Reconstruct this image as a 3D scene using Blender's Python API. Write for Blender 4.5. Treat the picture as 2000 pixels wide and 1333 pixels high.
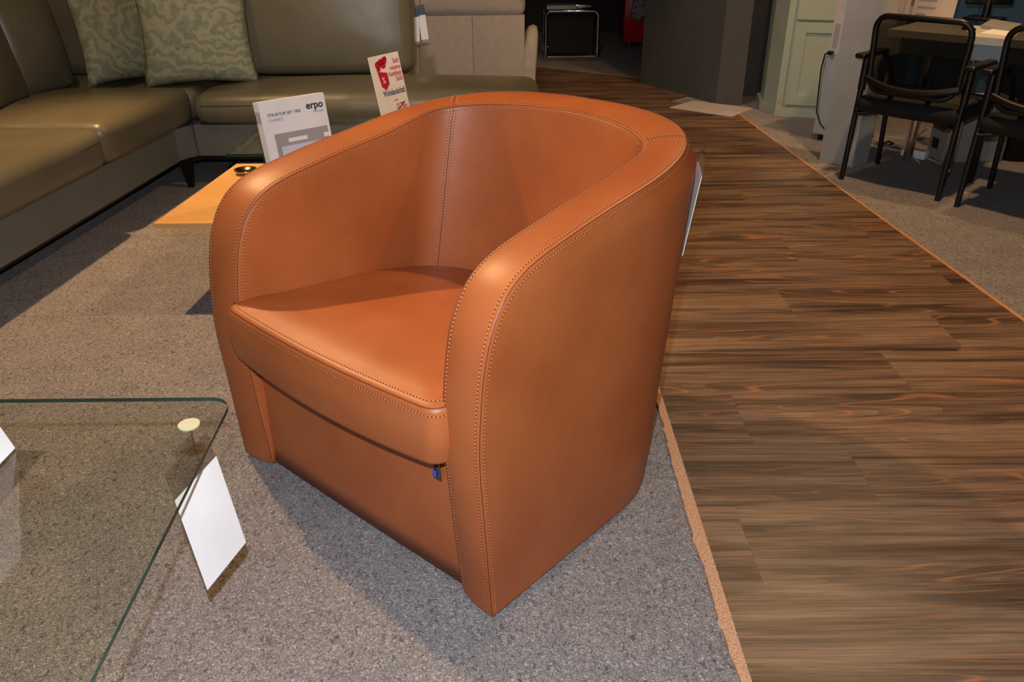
import bpy, bmesh, math, random
import numpy as np
from mathutils import Vector, Matrix
for o in list(bpy.data.objects): bpy.data.objects.remove(o)
S = bpy.context.scene
C = bpy.context.collection
PI = math.pi
# ------------------------------------------------------------------ camera
CAMZ, FPX, PITCH, ROLL = 1.12, 1577.2, math.radians(28.259), math.radians(-0.518)
cf = Vector((0, math.cos(PITCH), -math.sin(PITCH)))
r0 = Vector((1, 0, 0)); u0 = Vector((0, math.sin(PITCH), math.cos(PITCH)))
cR = math.cos(ROLL)*r0 + math.sin(ROLL)*u0
cU = -math.sin(ROLL)*r0 + math.cos(ROLL)*u0
cam = bpy.data.cameras.new('camera'); camo = bpy.data.objects.new('camera', cam); C.objects.link(camo)
camo.matrix_world = Matrix(((cR.x, cU.x, -cf.x, 0), (cR.y, cU.y, -cf.y, 0), (cR.z, cU.z, -cf.z, CAMZ), (0, 0, 0, 1)))
cam.sensor_width = 36; cam.lens = FPX*36/2000; cam.clip_start = 0.01
S.camera = camo
# ------------------------------------------------------------------ world, lights, exposure
wd = bpy.data.worlds.new('world'); S.world = wd; wd.use_nodes = True
wd.node_tree.nodes['Background'].inputs[0].default_value = (1, .78, .6, 1)
wd.node_tree.nodes['Background'].inputs[1].default_value = 0.05
def lamp(name, kind, loc, power, color, radius=.03, target=None, angle=60, blend=.5):
    l = bpy.data.lights.new(name, kind); l.energy = power; l.color = color; l.shadow_soft_size = radius
    o = bpy.data.objects.new(name, l); C.objects.link(o); o.location = loc
    if kind == 'SPOT':
        l.spot_size = math.radians(angle); l.spot_blend = blend
        o.rotation_euler = (Vector(target)-Vector(loc)).to_track_quat('-Z', 'Y').to_euler()
    return o
WARM = (1, .61, .28)
camp = Vector((0, 0, CAMZ))
lamp('camera_flash', 'POINT', camp + cU*.115 - cR*.03, 106, (.92, .96, 1), .012)
lamp('ceiling_spot', 'SPOT', (-1.65, 2.9, 2.85), 335, WARM, .045, (-.75, 1.5, 0), 88, .45)
lamp('ceiling_spot', 'SPOT', (1.5, 2.9, 2.9), 165, WARM, .05, (.9, 2.7, 0), 95, .7)
lamp('ceiling_spot', 'SPOT', (-1.7, 2.7, 2.85), 60, WARM, .05, (-1.8, 3.9, .6), 62, .6)
lamp('ceiling_spot', 'SPOT', (.2, 3.7, 2.85), 90, WARM, .05, (-.4, 5.0, .4), 60, .6)
lamp('ceiling_spot', 'SPOT', (1.3, 3.6, 2.85), 45, WARM, .05, (1.5, 5.4, .2), 80, .7)
lamp('ceiling_spot', 'SPOT', (-.3, .2, 2.9), 260, (1, .84, .70), .12, (-.6, 4.9, .55), 34, .8)
lamp('ceiling_spot', 'SPOT', (-.9, 2.4, 2.9), 210, (1, .84, .70), .12, (1.75, 5.2, .35), 30, .9)
lamp('ceiling_spot', 'SPOT', (2.1, 3.6, 2.85), 120, WARM, .05, (2.3, 4.6, .3), 90, .7)
S.view_settings.view_transform = 'Standard'; S.view_settings.look = 'None'
S.view_settings.exposure = 0; S.view_settings.gamma = 1; S.view_settings.use_curve_mapping = False
# ------------------------------------------------------------------ measuring (pixel of the photo -> place in the room)
def ray(x, y): return cR*((x-1000)/FPX) - cU*((y-666.5)/FPX) + cf
def G(x, y, z=0):
    r = ray(x, y); return camp + r*((z-CAMZ)/r.z)
def AY(x, y, Y):
    r = ray(x, y); return camp + r*(Y/r.y)
# ------------------------------------------------------------------ materials
def lin(c): return tuple(((v/255)/12.92 if v/255 <= .04045 else ((v/255+.055)/1.055)**2.4) for v in c)
def mat(name, rgb, rough=.5, metal=0, spec=.5, var=None, vscale=8, bump=0, bscale=200, coat=0):
    m = bpy.data.materials.new(name); m.use_nodes = True; nt = m.node_tree; b = nt.nodes['Principled BSDF']
    c = lin(rgb)
    b.inputs['Base Color'].default_value = (*c, 1); b.inputs['Roughness'].default_value = rough
    b.inputs['Metallic'].default_value = metal; b.inputs['Specular IOR Level'].default_value = spec
    b.inputs['Coat Weight'].default_value = coat
    tc = nt.nodes.new('ShaderNodeTexCoord')
    n = nt.nodes.new('ShaderNodeTexNoise'); n.inputs['Scale'].default_value = vscale; n.inputs['Detail'].default_value = 5
    nt.links.new(tc.outputs['Object'], n.inputs['Vector'])
    mx = nt.nodes.new('ShaderNodeMix'); mx.data_type = 'RGBA'
    c2 = lin(var) if var else tuple(v*.9 for v in c)
    mx.inputs[6].default_value = (*c, 1); mx.inputs[7].default_value = (*c2, 1)
    rp = nt.nodes.new('ShaderNodeMapRange'); rp.inputs[1].default_value = .35; rp.inputs[2].default_value = .65
    nt.links.new(n.outputs[0], rp.inputs[0]); nt.links.new(rp.outputs[0], mx.inputs[0])
    nt.links.new(mx.outputs[2], b.inputs['Base Color'])
    if bump:
        n2 = nt.nodes.new('ShaderNodeTexNoise'); n2.inputs['Scale'].default_value = bscale; n2.inputs['Detail'].default_value = 3
        nt.links.new(tc.outputs['Object'], n2.inputs['Vector'])
        bp = nt.nodes.new('ShaderNodeBump'); bp.inputs['Strength'].default_value = bump; bp.inputs['Distance'].default_value = .002
        nt.links.new(n2.outputs[0], bp.inputs['Height']); nt.links.new(bp.outputs[0], b.inputs['Normal'])
    return m
def wrinkle(m, scale, dist, st=.5):
    nt = m.node_tree; b = nt.nodes['Principled BSDF']; tc = nt.nodes.new('ShaderNodeTexCoord')
    n = nt.nodes.new('ShaderNodeTexNoise'); n.inputs['Scale'].default_value = scale; n.inputs['Detail'].default_value = 1.2; n.inputs['Distortion'].default_value = .3
    nt.links.new(tc.outputs['Object'], n.inputs['Vector'])
    old = b.inputs['Normal'].links[0].from_socket if b.inputs['Normal'].links else None
    bp = nt.nodes.new('ShaderNodeBump'); bp.inputs['Strength'].default_value = st; bp.inputs['Distance'].default_value = dist
    nt.links.new(n.outputs[0], bp.inputs['Height'])
    if old: nt.links.new(old, bp.inputs['Normal'])
    nt.links.new(bp.outputs[0], b.inputs['Normal'])
def clear(name, tint, fres=True):
    m = bpy.data.materials.new(name); m.use_nodes = True; nt = m.node_tree; nt.nodes.clear()
    out = nt.nodes.new('ShaderNodeOutputMaterial'); t = nt.nodes.new('ShaderNodeBsdfTransparent'); t.inputs[0].default_value = (*tint, 1)
    if not fres: nt.links.new(t.outputs[0], out.inputs[0]); return m
    g = nt.nodes.new('ShaderNodeBsdfGlossy'); g.inputs['Roughness'].default_value = .0
    f = nt.nodes.new('ShaderNodeFresnel'); f.inputs[0].default_value = 1.6
    ge = nt.nodes.new('ShaderNodeNewGeometry'); su = nt.nodes.new('ShaderNodeMath'); su.operation = 'SUBTRACT'; su.inputs[0].default_value = 1
    mu = nt.nodes.new('ShaderNodeMath'); mu.operation = 'MULTIPLY'
    nt.links.new(ge.outputs['Backfacing'], su.inputs[1]); nt.links.new(su.outputs[0], mu.inputs[0]); nt.links.new(f.outputs[0], mu.inputs[1])
    mx = nt.nodes.new('ShaderNodeMixShader'); nt.links.new(mu.outputs[0], mx.inputs[0])
    nt.links.new(t.outputs[0], mx.inputs[1]); nt.links.new(g.outputs[0], mx.inputs[2]); nt.links.new(mx.outputs[0], out.inputs[0])
    return m
M = {}
M['leather'] = mat('tan_leather', (172, 96, 52), .44, var=(159, 84, 43), vscale=5, bump=.10, bscale=900)
M['leather_dark'] = mat('tan_leather_seam', (110, 54, 30), .5)
M['thread'] = mat('tan_thread', (208, 134, 86), .6)
M['gap_shade'] = mat('stitch_gap_shade', (66, 28, 14), .8)  # dark gaps between threads: their shade and the needle holes as colour
M['olive'] = mat('olive_grey_leather', (104, 98, 80), .36, var=(96, 90, 72), vscale=4, bump=.12, bscale=300)
M['olive_base'] = mat('flash_lit_leather_base', (98, 100, 98), .5, var=(94, 94, 88), vscale=6, bump=.1, bscale=300)  # same leather made greyer: cool flash-only light on the base put into the colour
M['beige'] = mat('beige_fabric', (166, 154, 142), .8, var=(158, 146, 134), vscale=30, bump=.3, bscale=600)
wrinkle(M['olive'], 6, .012, .45); wrinkle(M['leather'], 14, .002, .3)
M['oak'] = mat('oak_veneer', (226, 178, 112), .4, var=(208, 156, 92), vscale=3)
M['dark_metal'] = mat('dark_metal', (34, 28, 26), .4, metal=.6)
M['chrome'] = mat('chrome', (220, 220, 222), .12, metal=1)
M['steel'] = mat('brushed_steel', (120, 112, 106), .3, metal=.9)
M['brass'] = mat('warm_metal', (210, 180, 120), .2, metal=1)
M['black'] = mat('black_plastic', (9, 8, 8), .4)
M['black_gloss'] = mat('black_lacquer', (6, 6, 6), .25)
M['seat_black'] = mat('black_upholstery', (17, 13, 11), .85, bump=.3, bscale=500)
M['white'] = mat('white_paper', (240, 241, 246), .55)
M['offwhite'] = mat('printed_card', (232, 224, 214), .5)
M['spine'] = mat('spine_grey', (150, 152, 160), .6)
M['paperblue'] = mat('photo_pale_blue', (206, 214, 232), .5)
M['papergrey'] = mat('photo_grey', (166, 162, 166), .5)
M['ink'] = mat('black_ink', (26, 26, 30), .6)
M['greyink'] = mat('grey_ink', (150, 150, 156), .6)
M['slate'] = mat('slate_blue_ink', (70, 86, 104), .6)
M['pink'] = mat('pink_ink', (206, 78, 104), .6)
M['red'] = mat('red_print', (190, 20, 52), .5)
M['blue'] = mat('blue_enamel', (40, 80, 220), .3)
M['disc'] = mat('disc_white', (226, 222, 206), .35)
M['sage'] = mat('sage_painted_wood', (166, 172, 152), .5, var=(160, 166, 146))
M['pillar'] = mat('pale_grey_laminate', (170, 174, 176), .5)
M['partition'] = mat('charcoal_wall', (78, 76, 74), .85, var=(74, 72, 70))
M['darkwall'] = mat('black_brown_wall', (40, 34, 30), .85)
M['ceil'] = mat('dark_ceiling', (60, 52, 46), .9)
M['cream'] = mat('cream_plastic', (206, 192, 180), .5)
M['greyplastic'] = mat('grey_plastic', (150, 148, 146), .5)
M['blue_paint'] = mat('petrol_blue_paint', (34, 70, 100), .5, var=(32, 66, 94))
M['redlac'] = mat('red_lacquer', (170, 14, 20), .25)
M['fur'] = mat('grey_fur', (150, 142, 138), .95, var=(96, 90, 88), vscale=40, bump=1, bscale=90)
M['tile'] = mat('pale_floor_panel', (196, 182, 176), .6, bump=.2, bscale=300)
M['orange_trim'] = mat('light_wood_trim', (206, 146, 96), .5, var=(196, 134, 84), vscale=30)
M['green'] = mat('green_seal', (120, 128, 40), .5)
M['desk'] = mat('desk_white', (200, 196, 188), .4)
M['cable'] = mat('pale_cable', (180, 168, 150), .5)
M['amber'] = mat('amber_wood', (214, 160, 96), .5)
M['glass_top'] = clear('table_glass_top', (.93, .95, .90))
M['glass_bot'] = clear('table_glass_under', (.95, .965, .93), False)
M['acrylic'] = clear('clear_acrylic', (.86, .86, .87))
M['glass_edge'] = mat('table_glass_edge', (26, 50, 42), .08, spec=1, var=(40, 74, 62), vscale=6)
def setn(m, fn):
    nt = m.node_tree; fn(nt, nt.nodes['Principled BSDF']); return m
def ramp(nt, pts, link=None, interp='LINEAR'):
    r = nt.nodes.new('ShaderNodeValToRGB'); r.color_ramp.interpolation = interp
    while len(r.color_ramp.elements) < len(pts): r.color_ramp.elements.new(.5)
    for e, (p, c) in zip(r.color_ramp.elements, pts): e.position = p; e.color = (*c, 1) if len(c) == 3 else c
    if link: nt.links.new(link, r.inputs[0])
    return r
def noise(nt, vec, scale, detail=4, rough=.6, dist=0):
    n = nt.nodes.new('ShaderNodeTexNoise'); n.inputs['Scale'].default_value = scale; n.inputs['Detail'].default_value = detail
    n.inputs['Roughness'].default_value = rough; n.inputs['Distortion'].default_value = dist
    nt.links.new(vec, n.inputs['Vector']); return n
def mapping(nt, vec, sc=(1, 1, 1), rot=(0, 0, 0)):
    n = nt.nodes.new('ShaderNodeMapping'); n.inputs['Scale'].default_value = sc; n.inputs['Rotation'].default_value = rot
    nt.links.new(vec, n.inputs['Vector']); return n.outputs[0]
def mixc(nt, fac, a, b, mode='MIX'):
    n = nt.nodes.new('ShaderNodeMix'); n.data_type = 'RGBA'; n.blend_type = mode
    for s, v in ((0, fac), (6, a), (7, b)):
        if isinstance(v, (float, int)): n.inputs[s].default_value = v
        elif isinstance(v, tuple): n.inputs[s].default_value = (*v, 1)
        else: nt.links.new(v, n.inputs[s])
    return n.outputs[2]
def math_(nt, op, a, b=None):
    n = nt.nodes.new('ShaderNodeMath'); n.operation = op
    for i, v in enumerate((a, b)):
        if v is None: continue
        if isinstance(v, (int, float)): n.inputs[i].default_value = v
        else: nt.links.new(v, n.inputs[i])
    return n.outputs[0]
def bare(name, rough):
    m = bpy.data.materials.new(name); m.use_nodes = True
    m.node_tree.nodes['Principled BSDF'].inputs['Roughness'].default_value = rough; return m
def carpet_nodes(nt, b):
    tc = nt.nodes.new('ShaderNodeTexCoord').outputs['Object']
    warp = noise(nt, tc, 60, 2)
    wv = nt.nodes.new('ShaderNodeVectorMath'); wv.operation = 'MULTIPLY_ADD'; nt.links.new(warp.outputs[1], wv.inputs[0])
    wv.inputs[1].default_value = (.012, .012, 0); nt.links.new(tc, wv.inputs[2])
    fib = noise(nt, mapping(nt, wv.outputs[0], (1, .55, 1), (0, 0, .6)), 420, 3, .75, 1.2)
    fib2 = noise(nt, mapping(nt, wv.outputs[0], (.5, 1, 1), (0, 0, -.3)), 380, 3, .75, 1.2)
    f = math_(nt, 'MAXIMUM', fib.outputs[0], fib2.outputs[0])
    base = ramp(nt, [(.36, lin((82, 78, 79))), (.52, lin((140, 134, 134))), (.64, lin((206, 198, 198)))], f)
    spk = noise(nt, mapping(nt, wv.outputs[0], (1, .65, 1), (0, 0, .5)), 108, 4, .65, .8)
    s = ramp(nt, [(.34, (1, 1, 1)), (.46, (0, 0, 0))], spk.outputs[0])
    c = mixc(nt, s.outputs[0], base.outputs[0], mixc(nt, .6, base.outputs[0], lin((44, 46, 54))))
    big = noise(nt, tc, 9, 4); bg = ramp(nt, [(.35, (.86, .86, .87)), (.65, (1.0, 1.0, 1.0))], big.outputs[0])
    c = mixc(nt, 1.0, c, bg.outputs[0], 'MULTIPLY')
    nt.links.new(c, b.inputs['Base Color'])
    bp = nt.nodes.new('ShaderNodeBump'); bp.inputs['Strength'].default_value = .9; bp.inputs['Distance'].default_value = .004
    nt.links.new(math_(nt, 'ADD', f, math_(nt, 'MULTIPLY', spk.outputs[0], .8)), bp.inputs['Height']); nt.links.new(bp.outputs[0], b.inputs['Normal'])
    b.inputs['Specular IOR Level'].default_value = .1
M['carpet'] = setn(bare('mottled_grey_carpet', .95), carpet_nodes)
def wood_nodes(nt, b):
    tc = nt.nodes.new('ShaderNodeTexCoord').outputs['Object']
    at = nt.nodes.new('ShaderNodeAttribute'); at.attribute_name = 'plank'
    off = nt.nodes.new('ShaderNodeVectorMath'); off.operation = 'MULTIPLY_ADD'
    nt.links.new(at.outputs['Color'], off.inputs[0]); off.inputs[1].default_value = (9, 5, 7); nt.links.new(tc, off.inputs[2])
    v = off.outputs[0]
    streak = noise(nt, mapping(nt, v, (.55, 9, 1)), 2.2, 6, .62, .4)
    base = ramp(nt, [(.34, lin((62, 47, 39))), (.44, lin((98, 76, 62))), (.56, lin((136, 110, 90))), (.70, lin((112, 88, 71)))], streak.outputs[0])
    sheet = noise(nt, mapping(nt, v, (1.2, 3.4, 1)), 2.0, 3)
    sh = ramp(nt, [(.35, (.78, .78, .8)), (.62, (1.08, 1.06, 1.02))], sheet.outputs[0])
    c = mixc(nt, 1.0, base.outputs[0], sh.outputs[0], 'MULTIPLY')
    # cathedral growth rings
    fld = noise(nt, mapping(nt, v, (.32, 4.6, 1)), 1.6, 2, .35, .15)
    rg = math_(nt, 'FRACT', math_(nt, 'MULTIPLY', fld.outputs[0], 20.0))
    line = ramp(nt, [(0, (0, 0, 0)), (.40, (0, 0, 0)), (.5, (1, 1, 1)), (.60, (0, 0, 0)), (1, (0, 0, 0))], rg)
    msk = noise(nt, mapping(nt, v, (.9, 5, 1)), 1.9, 3); mk = ramp(nt, [(.44, (0, 0, 0)), (.54, (1, 1, 1))], msk.outputs[0])
    lf = math_(nt, 'MULTIPLY', line.outputs[0], mk.outputs[0])
    dk = math_(nt, 'MULTIPLY', math_(nt, 'MULTIPLY', rg, mk.outputs[0]), .5)
    c = mixc(nt, dk, c, lin((62, 44, 38)))
    c = mixc(nt, math_(nt, 'MULTIPLY', lf, .8), c, lin((170, 112, 74)))
    fine = noise(nt, mapping(nt, v, (2.2, 110, 1)), 2.0, 4, .7)
    fr = ramp(nt, [(.36, (.66, .65, .65)), (.60, (1.2, 1.19, 1.16))], fine.outputs[0])
    c = mixc(nt, 1.0, c, fr.outputs[0], 'MULTIPLY')
    # knots
    vo = nt.nodes.new('ShaderNodeTexVoronoi'); vo.inputs['Scale'].default_value = 2.3
    nt.links.new(mapping(nt, v, (1, 1.6, 1)), vo.inputs['Vector'])
    kn = ramp(nt, [(.0, (1, 1, 1)), (.022, (1, 1, 1)), (.045, (0, 0, 0))], vo.outputs['Distance'])
    c = mixc(nt, math_(nt, 'MULTIPLY', kn.outputs[0], .7), c, lin((70, 40, 26)))
    ton = ramp(nt, [(0, (.84, .84, .84)), (1, (1.08, 1.08, 1.08))], at.outputs['Fac'])
    c = mixc(nt, 1.0, c, ton.outputs[0], 'MULTIPLY')
    nt.links.new(c, b.inputs['Base Color'])
    bp = nt.nodes.new('ShaderNodeBump'); bp.inputs['Strength'].default_value = .35; bp.inputs['Distance'].default_value = .0015
    nt.links.new(fine.outputs[0], bp.inputs['Height']); nt.links.new(bp.outputs[0], b.inputs['Normal'])
M['wood'] = setn(bare('brown_wood_planks', .42), wood_nodes)
def cork_nodes(nt, b):
    tc = nt.nodes.new('ShaderNodeTexCoord').outputs['Object']
    n = noise(nt, tc, 260, 4, .7); r = ramp(nt, [(.35, lin((150, 104, 76))), (.5, lin((196, 150, 116))), (.7, lin((216, 176, 142)))], n.outputs[0])
    nt.links.new(r.outputs[0], b.inputs['Base Color'])
    bp = nt.nodes.new('ShaderNodeBump'); bp.inputs['Strength'].default_value = .5; bp.inputs['Distance'].default_value = .002
    nt.links.new(n.outputs[0], bp.inputs['Height']); nt.links.new(bp.outputs[0], b.inputs['Normal'])
M['cork'] = setn(bare('cork_edge', .9), cork_nodes)
def damask_nodes(nt, b):
    tc = nt.nodes.new('ShaderNodeTexCoord').outputs['Object']
    w = nt.nodes.new('ShaderNodeTexWave'); w.wave_type = 'RINGS'; w.inputs['Scale'].default_value = 8
    w.inputs['Distortion'].default_value = 9; w.inputs['Detail'].default_value = 3; w.inputs['Detail Scale'].default_value = 2.4
    nt.links.new(tc, w.inputs['Vector'])
    n = noise(nt, tc, 46, 6, .7, 3.5)
    f = math_(nt, 'MULTIPLY', math_(nt, 'ADD', w.outputs[1], math_(nt, 'MULTIPLY', n.outputs[0], 2.2)), .42)
    r = ramp(nt, [(.3, lin((102, 110, 96))), (.6, lin((132, 134, 110))), (.95, lin((158, 154, 122)))], f)
    nt.links.new(r.outputs[0], b.inputs['Base Color'])
    bp = nt.nodes.new('ShaderNodeBump'); bp.inputs['Strength'].default_value = .5; bp.inputs['Distance'].default_value = .003
    nt.links.new(f, bp.inputs['Height']); nt.links.new(bp.outputs[0], b.inputs['Normal'])
M['damask'] = setn(bare('sage_damask_fabric', .75), damask_nodes)
def mesh_back():
    m = bpy.data.materials.new('black_mesh_fabric'); m.use_nodes = True; nt = m.node_tree; b = nt.nodes['Principled BSDF']
    b.inputs['Base Color'].default_value = (.003, .0028, .0025, 1); b.inputs['Roughness'].default_value = .9; b.inputs['Specular IOR Level'].default_value = .05
    t = nt.nodes.new('ShaderNodeBsdfTransparent'); mx = nt.nodes.new('ShaderNodeMixShader'); mx.inputs[0].default_value = .84
    nt.links.new(t.outputs[0], mx.inputs[1]); nt.links.new(b.outputs[0], mx.inputs[2]); nt.links.new(mx.outputs[0], nt.nodes['Material Output'].inputs[0])
    return m
M['mesh'] = mesh_back()
# ------------------------------------------------------------------ builders
def tag(o, label=None, cat=None, group=None, kind=None):
    if label: o['label'] = label
    if cat: o['category'] = cat
    if group: o['group'] = group
    if kind: o['kind'] = kind
    return o
def thing(name, label, cat, loc=(0, 0, 0), rotz=0, group=None):
    o = bpy.data.objects.new(name, None); C.objects.link(o); o.empty_display_size = .1
    o.location = loc; o.rotation_euler = (0, 0, rotz)
    return tag(o, label, cat, group)
class MB:
    """collects shapes into one mesh"""
    def __init__(s): s.v = []; s.f = []; s.m = []; s.sm = []
    def add(s, vs, fs, mi=0, smooth=True):
        n = len(s.v); s.v += [tuple(p) for p in vs]; s.f += [tuple(i+n for i in f) for f in fs]
        s.m += [mi]*len(fs); s.sm += [smooth]*len(fs); return s
    def grid(s, rows, closeu=False, closev=False, mi=0, smooth=True, flip=False):
        nr, nc = len(rows), len(rows[0]); vs = [p for r in rows for p in r]; fs = []
        for i in range(nr if closeu else nr-1):
            for j in range(nc if closev else nc-1):
                a, b2, c, d = i*nc+j, i*nc+(j+1) % nc, ((i+1) % nr)*nc+(j+1) % nc, ((i+1) % nr)*nc+j
                fs.append((d, c, b2, a) if flip else (a, b2, c, d))
        return s.add(vs, fs, mi, smooth)
    def tube(s, pts, r, n=8, mi=0, closed=False, caps=True, flat=1.0):
        pts = [Vector(p) for p in pts]; rows = []; N = len(pts); up = None
        for i, p in enumerate(pts):
            if closed: t = pts[(i+1) % N]-pts[i-1]
            else: t = pts[min(i+1, N-1)]-pts[max(i-1, 0)]
            t.normalize()
            if up is None:
                up = Vector((0, 0, 1)) if abs(t.z) < .9 else Vector((1, 0, 0))
            up = (up - t*up.dot(t)).normalized(); sd = t.cross(up)
            rr = r[i] if isinstance(r, (list, tuple)) else r
            rows.append([p + up*(rr*math.cos(a)) + sd*(rr*flat*math.sin(a)) for a in (2*PI*k/n for k in range(n))])
        s.grid(rows, closed, True, mi)
        if caps and not closed:
            for r_, rev in ((rows[0], True), (rows[-1], False)):
                s.add(r_, [tuple(range(n))[::-1] if not rev else tuple(range(n))], mi, False)
        return s
    def prism(s, poly, z0, z1, mi=0, mtop=None, mbot=None, smooth=False):
        n = len(poly); vs = [(p[0], p[1], z0) for p in poly]+[(p[0], p[1], z1) for p in poly]
        s.add(vs, [(i, (i+1) % n, n+(i+1) % n, n+i) for i in range(n)], mi, smooth)
        s.add(vs[:n], [tuple(range(n))[::-1]], mi if mbot is None else mbot, False)
        s.add(vs[n:], [tuple(range(n))], mi if mtop is None else mtop, False); return s
    def box(s, c, size, rz=0, r=0.0, n=2, puff=(0, 0, 0), mi=0, tilt=None, mat4=None):
        """box with rounded edges of radius r; puff bulges the faces along x, y, z"""
        hx, hy, hz = (v/2 for v in size); r = min(r, hx, hy, hz)
        if r <= 0:
            pts = [Vector((x, y, z)) for x in (-hx, hx) for y in (-hy, hy) for z in (-hz, hz)]
            fs = [(0, 1, 3, 2), (4, 6, 7, 5), (0, 4, 5, 1), (2, 3, 7, 6), (0, 2, 6, 4), (1, 5, 7, 3)]; sm = False
        else:
            N = max(n*2+1, 3) if not any(puff) else 14
            def coords(h):
                e = [-h + r*(1-math.cos(PI/2*k/n)) for k in range(n+1)] if n else [-h]
                m = [-h+r+(2*h-2*r)*k/8 for k in range(1, 8)] if any(puff) else []
                return e + m + [-q for q in e[::-1]] if 2*h-2*r > 1e-6 else e + [-q for q in e[::-1]][1:]
            X, Y, Z = coords(hx), coords(hy), coords(hz); idx = {}; pts = []; fs = []
            def P(x, y, z):
                key = (round(x, 6), round(y, 6), round(z, 6))
                if key in idx: return idx[key]
                q = Vector((x, y, z)); c0 = Vector((max(-hx+r, min(hx-r, x)), max(-hy+r, min(hy-r, y)), max(-hz+r, min(hz-r, z))))
                d = q-c0
                if d.length > 1e-9: q = c0 + d.normalized()*r
                a, b_, g = q.x/hx, q.y/hy, q.z/hz
                q = Vector((q.x + puff[0]*a*(1-b_*b_)*(1-g*g), q.y+puff[1]*b_*(1-a*a)*(1-g*g), q.z+puff[2]*g*(1-a*a)*(1-b_*b_)))
                idx[key] = len(pts); pts.append(q); return idx[key]
            def face(A, B, fn, flip):
                for i in range(len(A)-1):
                    for j in range(len(B)-1):
                        q = [P(*fn(A[i], B[j])), P(*fn(A[i+1], B[j])), P(*fn(A[i+1], B[j+1])), P(*fn(A[i], B[j+1]))]
                        fs.append(tuple(q[::-1] if flip else q))
            face(X, Y, lambda a, b_: (a, b_, hz), False); face(X, Y, lambda a, b_: (a, b_, -hz), True)
            face(X, Z, lambda a, b_: (a, -hy, b_), False); face(X, Z, lambda a, b_: (a, hy, b_), True)
            face(Y, Z, lambda a, b_: (hx, a, b_), False); face(Y, Z, lambda a, b_: (-hx, a, b_), True); sm = True
        R = Matrix.Rotation(rz, 3, 'Z')
        if tilt: R = R @ Matrix.Rotation(tilt[1], 3, tilt[0])
        c = Vector(c)
        return s.add([(R @ p)+c for p in pts], fs, mi, sm)
    def quad(s, a, b, c, d, mi=0): return s.add([a, b, c, d], [(0, 1, 2, 3)], mi, False)
    def slab(s, a, b, c, d, t, mi=0):
        """thin plate from four corners, thickness t along its normal"""
        a, b, c, d = map(Vector, (a, b, c, d)); n = (b-a).cross(d-a).normalized()*t
        vs = [a, b, c, d, a+n, b+n, c+n, d+n]
        return s.add(vs, [(3, 2, 1, 0), (4, 5, 6, 7), (0, 1, 5, 4), (1, 2, 6, 5), (2, 3, 7, 6), (3, 0, 4, 7)], mi, False)
    def build(s, name, mats, parent=None, world=True):
        off = Vector((0, 0, 0)); Rm = None
        if parent is not None and world:
            p = parent; off = Vector(p.location)
            while p.parent is not None: p = p.parent; off += Vector(p.location)
            rt = p.rotation_euler.z
            Rm = Matrix.Rotation(-rt, 3, 'Z') if rt else None
        me = bpy.data.meshes.new(name)
        vs = [Vector(v)-off for v in s.v]
        if Rm: vs = [Rm @ v for v in vs]
        me.from_pydata([tuple(v) for v in vs], [], s.f)
        for m_ in (mats if isinstance(mats, list) else [mats]): me.materials.append(M[m_] if isinstance(m_, str) else m_)
        me.polygons.foreach_set('material_index', s.m); me.polygons.foreach_set('use_smooth', s.sm); me.update()
        o = bpy.data.objects.new(name, me); C.objects.link(o)
        if parent is not None: o.parent = parent
        return o
def weld(o, d=1e-5):
    b = bmesh.new(); b.from_mesh(o.data); bmesh.ops.remove_doubles(b, verts=b.verts, dist=d)
    bmesh.ops.dissolve_degenerate(b, edges=b.edges, dist=1e-6)
    bmesh.ops.recalc_face_normals(b, faces=b.faces); b.to_mesh(o.data); b.free(); return o
def text(s_, size, org, ex, ey, mt, parent, name='lettering', bold=0, sx=1, align='LEFT'):
    cu = bpy.data.curves.new('t', 'FONT'); cu.body = s_; cu.size = size; cu.offset = bold; cu.align_x = align; cu.extrude = .0002
    t = bpy.data.objects.new('t', cu); C.objects.link(t); bpy.context.view_layer.update()
    me = bpy.data.meshes.new_from_object(t); bpy.data.objects.remove(t)
    ex = Vector(ex).normalized(); ey = Vector(ey).normalized(); n = ex.cross(ey)
    off = Vector(parent.location); p = parent
    while p.parent is not None: p = p.parent; off += Vector(p.location)
    for v in me.vertices: v.co = Vector(org)+ex*(v.co.x*sx)+ey*v.co.y+n*v.co.z - off
    me.materials.clear(); me.materials.append(M[mt]); me.name = name
    o = bpy.data.objects.new(name, me); C.objects.link(o); o.parent = parent; return o
def copy_tree(o, parent=None):
    c = o.copy(); C.objects.link(c)
    if parent is not None: c.parent = parent
    for ch in list(o.children): copy_tree(ch, c)
    return c
# ------------------------------------------------------------------ the room
K = {'kind': 'structure'}
tag(MB().box((.6, 4, -.05), (9.6, 10.6, .1)).build('floor', 'carpet'), kind='structure')
PT = .009       # the wood floor lies on the carpet
XL = .385
wl_pts = [(XL, -.6), (1.62, -.6), (1.600, 1.2), (1.54, 2.17), (1.46, 3.4), (1.372, 5.0), (1.02, 5.33), (1.23, 5.55), (.98, 6.1), (.25, 6.62), (-3.2, 7.6), (-3.2, 4.75), (XL-.0, 4.6)]
def clip_poly(poly, x0, x1, y0, y1):
    for ax, val, sg in ((0, x0, 1), (0, x1, -1), (1, y0, 1), (1, y1, -1)):
        out = []
        for i in range(len(poly)):
            a, b = poly[i-1], poly[i]; ia = (a[ax]-val)*sg >= 0; ib = (b[ax]-val)*sg >= 0
            if ia != ib:
                t = (val-a[ax])/(b[ax]-a[ax]); out.append((a[0]+(b[0]-a[0])*t, a[1]+(b[1]-a[1])*t))
            if ib: out.append(b)
        poly = out
        if not poly: return []
    return poly
random.seed(4)
wm = MB(); cols = []
ends = {0: 1.0, 1: .463, 2: .772, 3: .563, 4: 1.035, 5: 1.28, 6: .87}
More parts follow.
